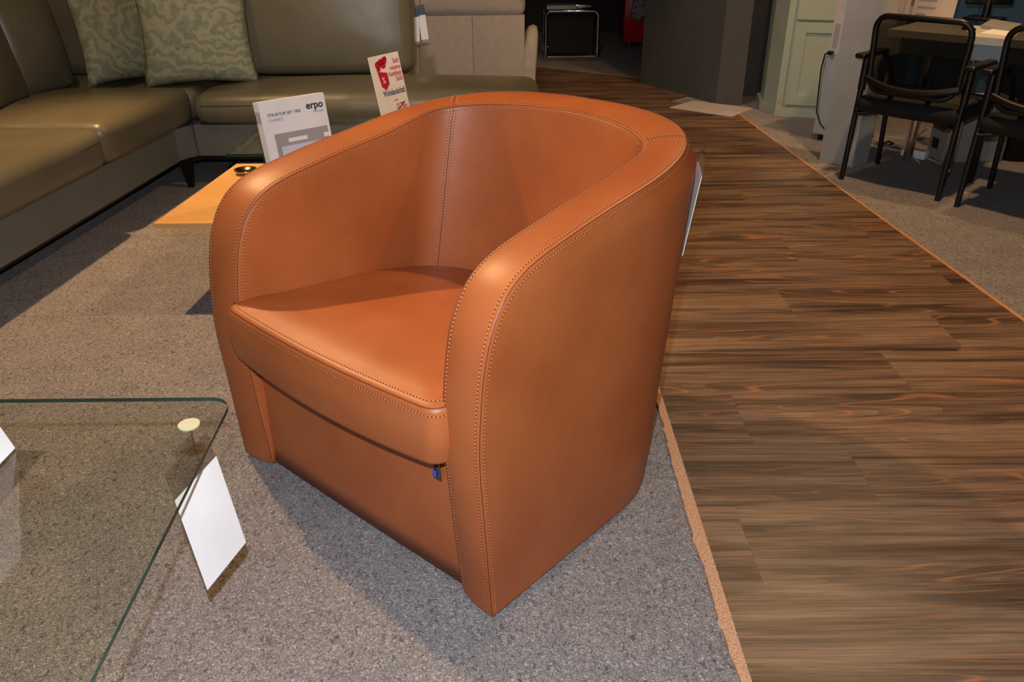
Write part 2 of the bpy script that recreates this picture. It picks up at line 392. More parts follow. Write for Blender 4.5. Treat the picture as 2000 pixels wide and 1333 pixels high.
edges_y = [1.105 - .2197*7 + .2197*i for i in range(40)]
for i, y0 in enumerate(edges_y[:-1]):
    y1 = edges_y[i+1]; row = i-7
    e0 = ends.get(row+1, random.uniform(0, 1.3)) ; x = e0 - 1.28*5
    while x < 2.2:
        pc = clip_poly(wl_pts, x+.00012, x+1.28-.00012, y0+.00012, y1-.00012)
        if len(pc) > 2:
            wm.prism(pc, PT-.004, PT); cols += [(random.random(), random.random(), random.random())]*(len(pc)+2)
        x += 1.28
wm.prism(wl_pts, .0005, PT-.0012); cols += [(0, 0, 0)]*(len(wl_pts)+2)
wf = wm.build('wood_floor', 'wood'); tag(wf, kind='structure')
ca = wf.data.color_attributes.new('plank', 'FLOAT_COLOR', 'CORNER'); k = 0
for p, c in zip(wf.data.polygons, cols):
    for li in p.loop_indices: ca.data[li].color = (*c, 1)
# cork edge with a ragged left side
ck = MB(); L_ = []; R_ = []
random.seed(2); dd = .02
for i in range(0, 420):
    y = -.6+i*.0125
    dd = min(.026, max(.015, dd+random.uniform(-.0022, .0022))); L_.append((XL-dd-(.004 if random.random() < .12 else 0), y)); R_.append((XL, y))
for i in range(len(L_)-1):
    a, b, c, d = L_[i], R_[i], R_[i+1], L_[i+1]
    for q in ([(a, .0075), (b, .0082), (c, .0082), (d, .0075)], [(a, 0), (a, .0075), (d, .0075), (d, 0)]):
        vs = [(p[0], p[1], z) for p, z in q] if len(q[0]) == 2 else q
        ck.add(vs, [(0, 1, 2, 3)], 0, True)
tag(ck.build('trim_1', 'cork'), kind='structure')
er = [p for p in wl_pts[1:6]]
t2 = MB()
for a, b in zip(er[:-1], er[1:]):
    t2.prism([(a[0], a[1]), (a[0]+.011, a[1]), (b[0]+.011, b[1]), (b[0], b[1])], 0, .0105)
tag(t2.build('trim_2', 'orange_trim'), kind='structure')
t3 = MB(); a, b = (-3.2, 7.6), (.98, 6.1)
t3.prism([(.98, 6.1), (.25, 6.62), (-3.2, 7.6), (-3.2, 7.615), (.25, 6.635), (.985, 6.112)][::-1], 0, .0105)
tag(t3.build('trim_3', 'orange_trim'), kind='structure')
tl = [G(*q, .011) for q in ((1308, 210), (1430, 228), (1470, 212), (1355, 197))]
tag(MB().prism([(p.x, p.y) for p in tl], .0, .0125).build('floor_panel', 'tile'), 'pale grey square panel set into the wood floor before the charcoal wall', 'floor panel')
# walls
tag(MB().box((.6, 8.75, 1.45), (9.6, .1, 2.9)).build('wall_back', 'darkwall'), kind='structure')
tag(MB().box((-3.95, 4, 1.45), (.1, 9.4, 2.9)).build('wall_left', 'darkwall'), kind='structure')
tag(MB().box((5.2, 4, 1.45), (.1, 9.4, 2.9)).build('wall_right', 'darkwall'), kind='structure')
tag(MB().box((.6, 4, 2.98), (9.4, 9.6, .06)).build('ceiling', 'ceil'), kind='structure')
pf = [G(1250, 165), G(1398, 203), G(1448, 206.5)]
poly = [(p.x, p.y) for p in pf]+[(pf[2].x+.02, 5.50), (1.72, 5.50), (1.72, 7.2), (1.25, 7.2)]  # stretch beside the cabinet set back, an added recess to shade the wall
tag(MB().prism(poly, 0, 2.9).build('wall_center', 'partition'), kind='structure')
# ------------------------------------------------------------------ the armchair
KS = 1.12/1.03
P = {'w': 0.35489, 'D': 0.59281, 'ys': 0.32386, 'n': 2.49872, 'ti': 0.08792, 'ni': 1.98461, 'lw': -0.03455, 'ld': 0.21095, 'a1': -0.00825, 'a2': -0.0118, 'a3': 0.06441, 'z3': 0.58411, 'z4': 0.61202, 'z5': 0.63544, 'z6': 0.66279, 'z7': 0.67447, 'sc': 0.67371, 'dzi': -0.00476, 'ysi': 0.38523, 'tb': 0.10458, 'tl': 0.01043, 'z00': 0.00868, 'yi': 0.01388, 'yi2': 0.00525, 'wo': 0.02088, 'bu': 0.00189}
def prof(m=400):
    Kp = np.array([(0, P['z00']), (P['a1'], .2), (P['a2'], .36), (P['a3'], P['z3']), (.17, P['z4']), (.32, P['z5']), (.50, P['z6']), (P['D'], P['z7'])])
    t = np.r_[0, np.cumsum(np.hypot(*np.diff(Kp, axis=0).T))]; u = np.linspace(0, t[-1], m)
    d = np.gradient(Kp, t, axis=0); i = np.clip(np.searchsorted(t, u)-1, 0, len(t)-2); h = t[i+1]-t[i]; s = ((u-t[i])/h)[:, None]; h = h[:, None]
    return (2*s**3-3*s**2+1)*Kp[i]+(s**3-2*s**2+s)*h*d[i]+(-2*s**3+3*s**2)*Kp[i+1]+(s**3-s**2)*h*d[i+1]
def xplan(y, w, ys, D, n): return w*(1-np.clip((y-ys)/(D-ys), 0, 1)**n)**(1/n)
MR = 110
pr = prof(); kk = np.linspace(0, 1, MR); idx = (1-(1-kk)**2.0)*399
yp = np.interp(idx, np.arange(400), pr[:, 0]); zp = np.interp(idx, np.arange(400), pr[:, 1])
# smooth the profile a little
for _ in range(6):
    wt = np.clip((.5-yp[1:-1])/.1, 0, 1)
    yp[1:-1] += wt*((yp[:-2]+2*yp[1:-1]+yp[2:])/4-yp[1:-1]); zp[1:-1] = (zp[:-2]+2*zp[1:-1]+zp[2:])/4
def outer_pt(y, z, off=0.0):
    """point of the outer skin at plan depth y and height z"""
    q = np.clip(y/P['D'], 0, 1); x = xplan(y, P['w'], P['ys'], P['D'], P['n'])
    return np.stack([x*(1+P['lw']*z)+off*q*x/P['w'], y+P['ld']*z*q+off*q, z+0*y], -1)
Di = P['D']-P['tb']; wi0 = P['w']-P['ti']
def inner_y(y): return np.where(y > .3, .3+(y-.3)*(Di-.3)/(P['D']-.3), y)
def inner_pt(y2, z):
    q = np.clip(y2/Di, 0, 1); w = wi0 - P['tl']*(z-.6)
    x = w*(1-np.clip((y2-P['ysi'])/(Di-P['ysi']), 0, 1)**P['ni'])**(1/P['ni'])
    return np.stack([x*(1+P['lw']*z), y2+P['ld']*z*q, z+0*y2], -1)
zin = zp+P['dzi']*np.clip(zp/.3, 0, 1)
yin = inner_y(yp)+P['yi']*np.clip(1-zp/.5, 0, 1)+P['yi2']*np.clip(1-abs(zp-.45)/.3, 0, 1)*np.clip((.4-yp)/.1, 0, 1)
RO = outer_pt(yp, zp); RI = inner_pt(yin, zin)
def unit(a): return a/np.maximum(np.linalg.norm(a, axis=-1, keepdims=True), 1e-9)
def tang(R):
    t = np.gradient(R, axis=0); t[-1] = (-1, 0, 0); return unit(t)
TO, TI = tang(RO), tang(RI)
# outward wall normals
def wnorm(fn, y, z):
    e = 1e-3; a = fn(np.minimum(y+e, y.max()), z)-fn(y-e, z); a[-1] = (-1, 0, 0); up = fn(y, z+e)-fn(y, z-e)
    return unit(np.cross(a, up))
NO = wnorm(outer_pt, yp, zp)        # a x up : for a=+y, up=+z -> +x
NI = wnorm(inner_pt, yin, zin)
def ease(A, sgn):
    e_ = np.array([0, max(abs(A[-9][1]), .9), A[-9][2]]); e_[1] *= sgn; e_ /= np.linalg.norm(e_)
    for i_ in range(1, 9):
        t_ = (9-i_)/9; A[-i_] = A[-9]*(1-t_)+e_*t_; A[-i_] /= np.linalg.norm(A[-i_])
ease(NO, 1); ease(NI, 1)
DO = unit(np.cross(NO, TO)); DI = unit(np.cross(NI, TI))
DO = np.where((DO[:, 2:3] > 0) & (zp[:, None] > .5), -DO, DO); 
# direction from the edge into the wall: +y at the foot, down at the top
def into(D, R):
    out = []
    for d in D:
        if d[2] > .2 or (abs(d[2]) <= .2 and d[1] < 0): d = -d
        out.append(d)
    return np.array(out)
DO = into(DO, RO); DI = into(DI, RI)
AC = unit(RI-RO); WD = np.linalg.norm(RI-RO, axis=1)[:, None]
NR = unit(np.cross(AC, TO)); NR = np.where((NR[:, 1:2]*-1+NR[:, 2:3]) < 0, -NR, NR)
BV = .0075
def bez(a, c, b, t): return a*(1-t)**2+2*c*t*(1-t)+b*t*t
NV = 26
q0 = .42; u0i = int(np.argmax(yp/P['D'] > q0)); arc = np.r_[0, np.cumsum(np.linalg.norm(np.diff(RO, axis=0), axis=1))]
qb = np.where(np.arange(MR) < u0i, q0*(arc/arc[u0i])**1.0, yp/P['D'])
rows = []                             # each row is one line along the rim, from the outer base over the rim to the inner base
eo = RO+DO*BV; ei = RI+DI*BV
for v in np.linspace(0, 1, NV):
    z = P['z00']+(eo[:, 2]-P['z00'])*v
    ytop = np.where(np.arange(MR) < u0i, eo[:, 1]/(1+P['ld']*eo[:, 2]/P['D']), yp)
    y = qb*P['D']+(ytop-qb*P['D'])*v
    dist = np.maximum(eo[:, 2]-z, 0); f = np.sqrt(np.clip(1-(1-np.clip(dist/.05, 0, 1))**2, 0, 1))
    pt = outer_pt(y, z); full = outer_pt(y, z, P['wo'])
    rr = pt+(full-pt)*f[:, None]
    if v == 1: rr = eo.copy()
    rows.append(rr)
for t in (.2, .4, .6, .8): rows.append(bez(eo, RO, RO+AC*BV, t))
for t in np.linspace(0, 1, 9):
    w_ = BV/WD; tt = w_+(1-2*w_)*t
    rows.append(RO+AC*WD*tt+NR*(.0035*(1-(2*t-1)**2)*np.clip(1, 0, 1)))
for t in (.2, .4, .6, .8): rows.append(bez(RI-AC*BV, RI, ei, t))
qbi = np.where(np.arange(MR) < u0i, q0*(arc/arc[u0i]), yin/Di)
for v in np.linspace(1, 0, NV):
    z = P['z00']+(ei[:, 2]-P['z00'])*v
    ytop = np.where(np.arange(MR) < u0i, ei[:, 1]/(1+P['ld']*ei[:, 2]/Di), yin)
    yb = qbi*Di+P['yi']*(1-qbi/q0).clip(0, 1)
    y = yb+(ytop-yb)*v
    rr = inner_pt(y, z)
    if v == 1: rr = ei.copy()
    rows.append(rr)
def full_row(r): return np.vstack([r, (r[:-1]*[-1, 1, 1])[::-1]])*KS
ROWS = [full_row(r) for r in rows]
CH_O = (-.3317, 1.2822, 0); CH_R = math.radians(-40.794)
ch = thing('armchair', 'tan leather tub armchair with rounded arms and contrast stitching', 'armchair', CH_O, CH_R)
sh = MB().grid([[tuple(p) for p in r] for r in ROWS]).build('shell', 'leather', ch, world=False); weld(sh)
# stitches and seams
thr = MB()
def resample(pts, step):
    pts = np.array(pts); s = np.r_[0, np.cumsum(np.linalg.norm(np.diff(pts, axis=0), axis=1))]
    n = max(int(s[-1]/step), 2); u = np.linspace(0, s[-1], n+1)
    return np.stack([np.interp(u, s, pts[:, i]) for i in range(3)], 1)
def stitch(mb, pts, nrm, step=.0068, w=.0011, h=.0008):
    """dashes along a line; nrm: normals per point"""
    pts = np.array(pts, float); nrm = np.array(nrm, float); s = np.r_[0, np.cumsum(np.linalg.norm(np.diff(pts, axis=0), axis=1))]
    n = int(s[-1]/step)
    for i in range(n):
        for (a, b, hh, mi, ww) in ((i*step, (i+.58)*step, h, 0, w), ((i+.58)*step, (i+1)*step, h*.45, 1, w*1.0)):
            A = Vector([np.interp(a, s, pts[:, k]) for k in range(3)]); B = Vector([np.interp(b, s, pts[:, k]) for k in range(3)])
            N = Vector([np.interp((a+b)/2, s, nrm[:, k]) for k in range(3)]).normalized(); T = (B-A).normalized(); Sd = T.cross(N).normalized()*ww
            Mi = (A+B)/2+N*hh; lo = N*.0006
            vs = [A-lo, (A*.75+B*.25)+Sd+N*hh*.2, (A*.25+B*.75)+Sd+N*hh*.2, B-lo, (A*.25+B*.75)-Sd+N*hh*.2, (A*.75+B*.25)-Sd+N*hh*.2, A*.72+B*.28+N*hh, A*.28+B*.72+N*hh]
            mb.add(vs, [(0, 1, 6), (1, 2, 7, 6), (2, 3, 7), (3, 4, 7), (4, 5, 6, 7), (5, 0, 6)], mi, True)
SO = .0078
def both(line, nrm): 
    for sg in (1, -1):
        yield line*[sg, 1, 1]*KS, nrm*[sg, 1, 1]
def surf_off(base, d, n, lift=.0004): return base+d+n*lift
lineA = RO+AC*(SO+.001)+NR*.0012; lineB = RO+DO*(SO+.002); lineC = RI-AC*(SO+.001)+NR*.0012; lineD = RI+DI*(SO+.002)
# outward bulge of the wall just below the rim
dist = .0095+0*zp; fo = np.sqrt(1-(1-np.clip(.003/.05, 0, 1))**2); qq = yp/P['D']
lineB = lineB+NO*(P['wo']*qq*.12)[:, None]
FR = int(np.argmax(arc > .0))
for ln, nr in ((lineA, NR), (lineB, NO), (lineC, NR), (lineD, -NI)):
    for l, n_ in both(ln, nr): stitch(thr, l, n_)
# seams: thin raised folds
sm_ = MB()
mo = bez(eo, RO, RO+AC*BV, .5); mi_ = bez(RI-AC*BV, RI, ei, .5)
for ln in (mo, mi_):
    for l, _ in both(ln, NR): sm_.tube([tuple(p) for p in resample(l, .012)], .0011, 5)
# corner seams across the rim and down the inside
splan = np.r_[0, np.cumsum(np.hypot(*np.diff(RO[:, :2], axis=0).T))]; splan /= splan[-1]
ic = int(np.argmin(abs(splan-P['sc'])))
def colpts(i, r0_, r1_): return np.array([ROWS[r][i] for r in range(r0_, r1_)])
nr0 = NV; nrim = NV+4+9+4
def col_norm(i, r0_, r1_):
    out = []
    for r in range(r0_, r1_):
        ra, rb = max(r-1, 0), min(r+1, len(ROWS)-1)
        a = ROWS[rb][i]-ROWS[ra][i]; b = ROWS[r][i+1]-ROWS[r][i-1]
        n_ = np.cross(b, a); n_ /= max(np.linalg.norm(n_), 1e-9); out.append(n_)
    return np.array(out)
ctr = np.array([0, .35, .3])
for i in (ic, 2*MR-2-ic):
    for r0_, r1_ in ((NV+1, NV+4+9+3), (NV+4+9+3, len(ROWS)-8)):
        pts = colpts(i, r0_, r1_); nn = col_norm(i, r0_, r1_)
        if r0_ == NV+1: nn = nn*np.sign(nn[len(nn)//2, 2])
        else:
            inward = np.array([0, .3, .3])-pts[len(pts)//2]; nn = nn*np.sign(np.dot(nn[len(nn)//2], inward))
        sm_.tube([tuple(p-n_*.0002) for p, n_ in zip(pts, nn)], .0011, 5)
        T_ = unit(np.gradient(pts, axis=0)); Sd = unit(np.cross(T_, nn))
        for sg in (-1, 1): stitch(thr, pts+Sd*sg*.0065+nn*.0003, nn)
# ---- seat cushion
def loop(off=0.0, n_side=26):
    """plan outline of the cushion, clockwise from the middle of the front"""
    w = .305+off; yf = -.028-off
    pts = []
    fr = .035
    for t in np.linspace(0, 1, 14)[:-1]: pts.append((w*t*.885, yf-.016*(1-(t*.885)**2)))
    x0, y0 = w*.885, yf-.016*(1-.885**2)
    for t in np.linspace(0, 1, 9)[:-1]:
        a = t*PI/2; pts.append((x0+(w-x0)*math.sin(a), y0+(fr)*(1-math.cos(a))))
    ys_ = np.linspace(y0+fr, .30, 10)
    for y in ys_[:-1]: pts.append((w-.012*min(1, (y-y0-fr)/.1), y))
    xb = .293+off; yb = .575+off
    for t in np.linspace(0, 1, n_side):
        a = t*PI/2; e = 2/2.7
        pts.append((xb*math.cos(a)**e, .30+(yb-.30)*math.sin(a)**e))
    r = pts; l = [(-x, y) for x, y in r[1:-1]][::-1]
    return np.array(r+l)
zt0, zb0 = .424, .305
cs = []
prof_c = [(0.02, zb0-.006, .55), (0, 0, 0)]
L0 = loop()
cen = np.array([0, .2])
def slope(y, z): return -.14*np.clip(y-.02, 0, 1)*np.clip((z-zb0)/(zt0-zb0), 0, 1)
def ringc(off, z, dome=0, scale=1.0):
    L = loop(off) if scale == 1.0 else cen+(loop(off)-cen)*scale
    bow = -.010*(1-np.clip(abs(L[:, 0])/.3, 0, 1)**2)*np.clip((.1-L[:, 1])/.1, 0, 1) if z < .34 else 0
    return np.column_stack([L, np.full(len(L), z)+dome+bow+slope(L[:, 1], z)])
rc = [ringc(0, zb0+.004, 0, s_) for s_ in (.002, .4, .8)]
for a in np.linspace(0, PI/2, 6): rc.append(ringc(-.016+.016*math.sin(a), zb0+.016*(1-math.cos(a))))
for t in np.linspace(.15, .85, 6): rc.append(ringc(.006*math.sin(PI*t), zb0+.016+(zt0-zb0-.032)*t))
for a in np.linspace(0, PI/2, 7): rc.append(ringc(-.016+.016*math.cos(a), zt0-.016+.016*math.sin(a)))
for s_ in (.93, .88, .8, .7, .58, .45, .3, .15, .002): rc.append(ringc(-.016, zt0,   .020*(1-s_**2)**.8, s_*1.0))
cu = MB().grid([[tuple(p) for p in r] for r in rc], closev=True).build('seat_cushion', 'leather', ch, world=False); weld(cu)
cst = MB(); csm = MB()
nf = len(L0)
front = [i for i in list(range(nf-32, nf))+list(range(0, 33))]
def stitch_ring(off, z, nz):
    L = loop(off); pts = [(L[i % nf][0], L[i % nf][1], z+float(slope(L[i % nf][1], z))) for i in front]
    pts = resample(pts, .004); nn = np.tile(np.array([0, -1, nz]), (len(pts), 1)).astype(float)
    nn[:, 0] = np.clip((abs(pts[:, 0])-.27)/.04, 0, 1)*np.sign(pts[:, 0])*1.5
    return pts, unit(nn)
for off, z, nz in ((-.0145, zt0+.0008, 3), (.0008, zt0-.0165, .1)):
    p_, n_ = stitch_ring(off, z, nz); stitch(cst, p_, n_)
p_, n_ = stitch_ring(-.0042, zt0-.0048, 1); csm.tube([tuple(q) for q in p_[::2]], .0012, 5)
L = loop(-.004); pts = np.array([(L[i % nf][0], L[i % nf][1], zb0+.0060-.010*max(0, 1-min(1, abs(L[i % nf][0])/.3)**2)) for i in front]); nn = np.tile([0, -1, -.4], (len(pts), 1)); stitch(cst, pts, nn)
cst.build('stitching', ['thread', 'gap_shade'], cu, world=False); csm.build('seam', 'leather_dark', cu, world=False)
# ---- front panel between the arms
fp = MB(); 
rw = []
for z in np.linspace(.011, .33, 8):
    rw.append([(x*(1-.0*z), .024-.002*math.cos(x/.32*PI/2), z) for x in np.linspace(-.322, .322, 25)])
fp.grid(rw)
for i in range(7):
    pass
o = fp.build('front_panel', 'leather', ch, world=False)
mo_ = o.modifiers.new('thickness', 'SOLIDIFY'); mo_.thickness = .018; mo_.offset = -1
# stitched line beside the arms is part of the shell stitching
thr.build('stitching', ['thread', 'gap_shade'], ch, world=False); sm_.build('seam', 'leather_dark', ch, world=False)
bp_ = MB(); pl = outer_pt(np.linspace(.02, .57, 30), np.zeros(30))*.93
poly = [(p[0]*KS, p[1]*KS+.02) for p in pl]; poly = poly+[(-x, y) for x, y in poly[::-1]]
poly = [(x, min(y, .66)) for x, y in poly]
bp_.prism([(x*.9, y*.94+.03) for x, y in poly], .001, .014); bp_.build('base_plate', 'black', ch, world=False)
tg = MB().box((.248, .0165, .262), (.018, .0022, .052), r=.0008, n=1, tilt=('X', .05)); lt = tg.build('logo_tag', 'steel', ch, world=False)
tag(lt, 'small brushed metal maker tag with a blue field')
ms = MB()
ms.box((.2445, .0143, .249), (.0085, .0014, .014), r=.0006, n=1, mi=1)
ms.tube([(.248+.0045*math.cos(a), .0143, .272+.0055*math.sin(a)) for a in np.linspace(0, 2*PI, 14)[:-1]], .0011, 5, closed=True)
ms.tube([(.2445, .0143, .262), (.2485, .0143, .266), (.252, .0143, .261)], .0012, 5)
ms.build('emblem', ['ink', 'blue'], lt, world=False)
MB().box((.250, .0155, .293), (.017, .002, .016)).build('ribbon', 'white', lt, world=False)
# ---- price tag hanging on its back
def ch2w(p):
    c, s = math.cos(CH_R), math.sin(CH_R); return Vector((CH_O[0]+p[0]*c-p[1]*s, CH_O[1]+p[0]*s+p[1]*c, p[2]))
def wall_xy(f, z, off):
    """place at plan fraction f of the right back corner, off metres outside the skin"""
    y = np.array([P['D']*f-.002, P['D']*f+.002]); a = outer_pt(y, np.array([z/KS, z/KS]), P['wo'])*KS
    t = unit(a[1]-a[0]); n = np.array([t[1], -t[0], 0]); n = n/np.linalg.norm(n); m_ = (a[0]+a[1])/2
    m_[2] = z; return m_+n*off, np.array([t[0], t[1], 0])/np.hypot(t[0], t[1])
c0, t0 = wall_xy(.835, .69, .004); c1, _ = wall_xy(.835, .69, .020)
pc = Vector(ch2w(c0)); td = (ch2w(c0+t0)-ch2w(c0)).normalized(); dn = Vector((0, 0, -1)); nrm = td.cross(Vector((0, 0, 1)))
if nrm.dot(ch2w(c1)-pc) < 0: nrm = -nrm
ptag = thing('price_tag', 'white price tag in a clear sleeve hanging behind the tan armchair', 'price tag', pc)
def hang(parent, top, tdir, down, wid, h1, h2, nm=('sleeve', 'sheet')):
    a = top-tdir*wid/2; b = top+tdir*wid/2; n = tdir.cross(down).normalized()
    s1 = MB().slab(a, b, b+down*h1, a+down*h1, .0012); s1.build(nm[0], 'acrylic', parent)
    s2 = MB().slab(a+down*h1*.16+n*.002, b+down*h1*.16+n*.002, b+down*h2+n*.002, a+down*h2+n*.002, .0012); return s2.build(nm[1], 'white', parent)
dd_ = (Vector((0, 0, -1))+nrm*-.13).normalized()
hang(ptag, pc+nrm*.010, td, dd_, .10, .20, .20)
MB().tube([pc+nrm*.010, pc+Vector((0, 0, .03))+nrm*.010, ch2w(np.array([*((wall_xy(.835, .71, .004)[0])[:2]), .722]))], .0008, 5).build('cord', 'acrylic', ptag)
# ------------------------------------------------------------------ glass table in front
def glass_plate(name, poly, z0, z1, parent):
    return MB().prism(poly, z0, z1, mi=2, mtop=0, mbot=1, smooth=True).build(name, ['glass_top', 'glass_bot', 'glass_edge'], parent)
def rrect(x0, x1, y0, y1, r, n=8):
    out = []
    for cx, cy, a0 in ((x1-r, y1-r, 0), (x0+r, y1-r, PI/2), (x0+r, y0+r, PI), (x1-r, y0+r, 1.5*PI)):
        for k_ in range(n+1):
            a = a0+PI/2*k_/n; out.append((cx+r*math.cos(a), cy+r*math.sin(a)))
    return out
GZ = .42
gc = G(453, 779, GZ); gb = G(175, 1333, GZ)
gt = thing('glass_coffee_table', 'glass coffee table with a rounded corner in the lower left foreground', 'coffee table', (gc.x-.55, gc.y-.5, 0))
gy = G(200, 778.5, GZ).y; sl = (gb.x-gc.x)/(gb.y-gc.y)
pl = rrect(-1.25, 0, -1.1, 0, .035)
glass_plate('tabletop', [(gc.x+x+y*sl, gy+y) for x, y in pl], GZ-.007, GZ, gt)
for yy in (.9, .3): MB().tube([(gc.x-1.0, gy-yy, 0), (gc.x-1.0, gy-yy, GZ-.0075)], .02, 12).build('leg', 'steel', gt)
d0 = G(367, 821, GZ)
dsk = MB()
dsk.tube([(d0.x, d0.y, GZ-.0072), (d0.x, d0.y, GZ-.0100)], .0165, 28)
hz = thing('price_tag', 'white price tag in a clear sleeve hanging under the near glass table', 'price tag', (d0.x, d0.y, .2))
dk = dsk.build('suction_disc', 'disc', hz)
MB().tube([(d0.x, d0.y, GZ-.010), (d0.x+.001, d0.y-.001, GZ-.062)], .0022, 8).build('stem', 'acrylic', hz)
TLp, TRp, BRp, BLp = G(330, 965, .35), G(420, 892, .35), G(478, 1060, .2), G(403, 1153, .2)
TLp = BLp+(TRp-BRp)*.98+(TRp-BRp).normalized()*.0; up_ = (TRp-BRp).normalized()*.042; nn_ = (TRp-TLp).cross(BLp-TLp).normalized()
MB().slab(BLp, BRp, TRp+up_, TLp+up_, .0010).build('sleeve', 'acrylic', hz)
sn = (BRp-BLp).cross(TLp-BLp).normalized()*.0016
MB().slab(BLp+sn, BRp+sn, TRp+sn, TLp+sn, .0012).build('sheet', 'white', hz)
mT = (TLp+TRp)/2+up_
MB().slab(mT-(TRp-TLp)*.22, mT+(TRp-TLp)*.22, mT+(TRp-TLp)*.2+Vector((0, 0, .022)), mT-(TRp-TLp)*.2+Vector((0, 0, .022)), .001).build('tab', 'acrylic', hz)
# sign standing on that table, cut by the left edge
q = G(31, 884, GZ)
sg = thing('price_sign', 'white price sign standing on the near glass table at the left edge', 'sign', (q.x, q.y-.09, GZ))
a, b = Vector((q.x-.004, q.y-.15, GZ+.004)), Vector((q.x, q.y, GZ+.004)); u_ = Vector((-.055, 0, .2))
MB().slab(b, a, a+u_, b+u_, -.002).build('stand', 'acrylic', sg)
n_ = u_.cross(b-a).normalized()
if n_.x < 0: n_ = -n_
MB().slab(a+n_*.001+u_*.015, b+n_*.001+u_*.015, b+u_+n_*.001, a+u_+n_*.001, .0012).build('sheet', 'white', sg)
MB().slab(a, b, b+Vector((.045, 0, -.002)), a+Vector((.045, 0, -.002)), .0012).build('foot', 'acrylic', sg)
# ------------------------------------------------------------------ oak and glass table behind the armchair
A_ = G(300, 437, .28); B_ = G(462, 320, .28)
tb = thing('coffee_table', 'coffee table with a pale oak board below a glass top behind the armchair', 'coffee table', (-.72, 2.75, 0))
bl = MB(); x0, y0 = A_.x, A_.y; w_, h_ = .84, B_.y-A_.y
bl.prism([(x0, y0), (x0+w_, y0-.005), (x0+w_+.05, y0+h_), (B_.x, B_.y)], .264, .28)
bl.build('oak_board', 'oak', tb)
ga = G(440, 301, .42); gf = G(510, 304, .42); gfar = G(660, 231, .42)
glass_plate('glass_top', [(ga.x, ga.y), (ga.x+.78, ga.y-.02), (ga.x+.78, gfar.y), (ga.x+.02, gfar.y)], .41, .42, tb)
MB().box((x0+.45, y0+.42, .132), (.12, .12, .262), r=.01, n=2).box((x0+.45, y0+.42, .008), (.46, .46, .014), r=.006, n=1).build('pedestal', 'dark_metal', tb)
kd = G(463, 338, .28)
tag(MB().grid([[(kd.x+.035+r_*math.cos(2*PI*k_/28), kd.y-.01+r_*math.sin(2*PI*k_/28), z_) for k_ in range(28)] for r_, z_ in ((.001, .2815), (.022, .2815), (.034, .288), (.040, .297), (.0385, .297), (.032, .290), (.021, .284), (.001, .284))], closev=True).build('dish', 'brass'), 'small shiny metal dish on the oak board left of the brochures', 'dish')
for dx, dy in ((.5, .05), (.55, .5), (.12, .5)):
    MB().tube([(kd.x+dx, kd.y+dy, .28), (kd.x+dx, kd.y+dy, .409)], .008, 10).tube([(kd.x+dx, kd.y+dy, .281), (kd.x+dx, kd.y+dy, .286)], .034, 24).tube([(kd.x+dx, kd.y+dy, .402), (kd.x+dx, kd.y+dy, .4095)], .022, 20).build('post', 'brass', tb)
# ---- brochures
TL, TR = G(492, 201, .615), G(620, 181, .615)
ex = (TR-TL); ex.z = 0; wd_ = ex.length; ex.normalize(); fwd = Vector((-ex.y, ex.x, 0))   # away from camera
lean = .17; H_ = .325
upv = (Vector((0, 0, 1))*math.cos(lean)+fwd*math.sin(lean)).normalized()
bottom = TL-upv*H_
zs = bottom.z
nf_ = ex.cross(upv).normalized()      # toward the viewer
if nf_.y > 0: nf_ = -nf_
st = thing('brochure_holder', 'clear acrylic holder on the oak board behind the armchair carrying white brochures', 'brochure holder', (bottom.x+ex.x*.12, bottom.y+ex.y*.12, .28))
W_ = wd_
bk = bottom-nf_*.004-upv*(bottom.z-.283)/upv.z
hb = MB().slab(bk-ex*.004, bk+ex*(W_+.004), bk+ex*(W_+.004)+upv*.25, bk-ex*.004+upv*.25, .002); hb.build('back_panel', 'acrylic', st)
fr_ = bk+nf_*.046
MB().slab(fr_-ex*.004, fr_+ex*(W_+.004), fr_+ex*(W_+.004)+upv*.14, fr_-ex*.004+upv*.14, .002).build('front_panel', 'acrylic', st)
MB().slab(bk-ex*.004, fr_-ex*.004, fr_-ex*.004+upv*.14, bk-ex*.004+upv*.17, .002).build('side_panel', 'acrylic', st)
MB().slab(bk, bk+ex*W_, bk+ex*W_+Vector((fwd.x*-.07, fwd.y*-.07, -.0)), bk+Vector((fwd.x*-.07, fwd.y*-.07, 0)), .002).build('foot', 'acrylic', st)
MB().tube([bk-ex*.006+upv*.135, fr_-ex*.006+upv*.08, fr_-ex*.002+upv*.03], .0012, 6).build('edge', 'dark_metal', st)
NB = 4
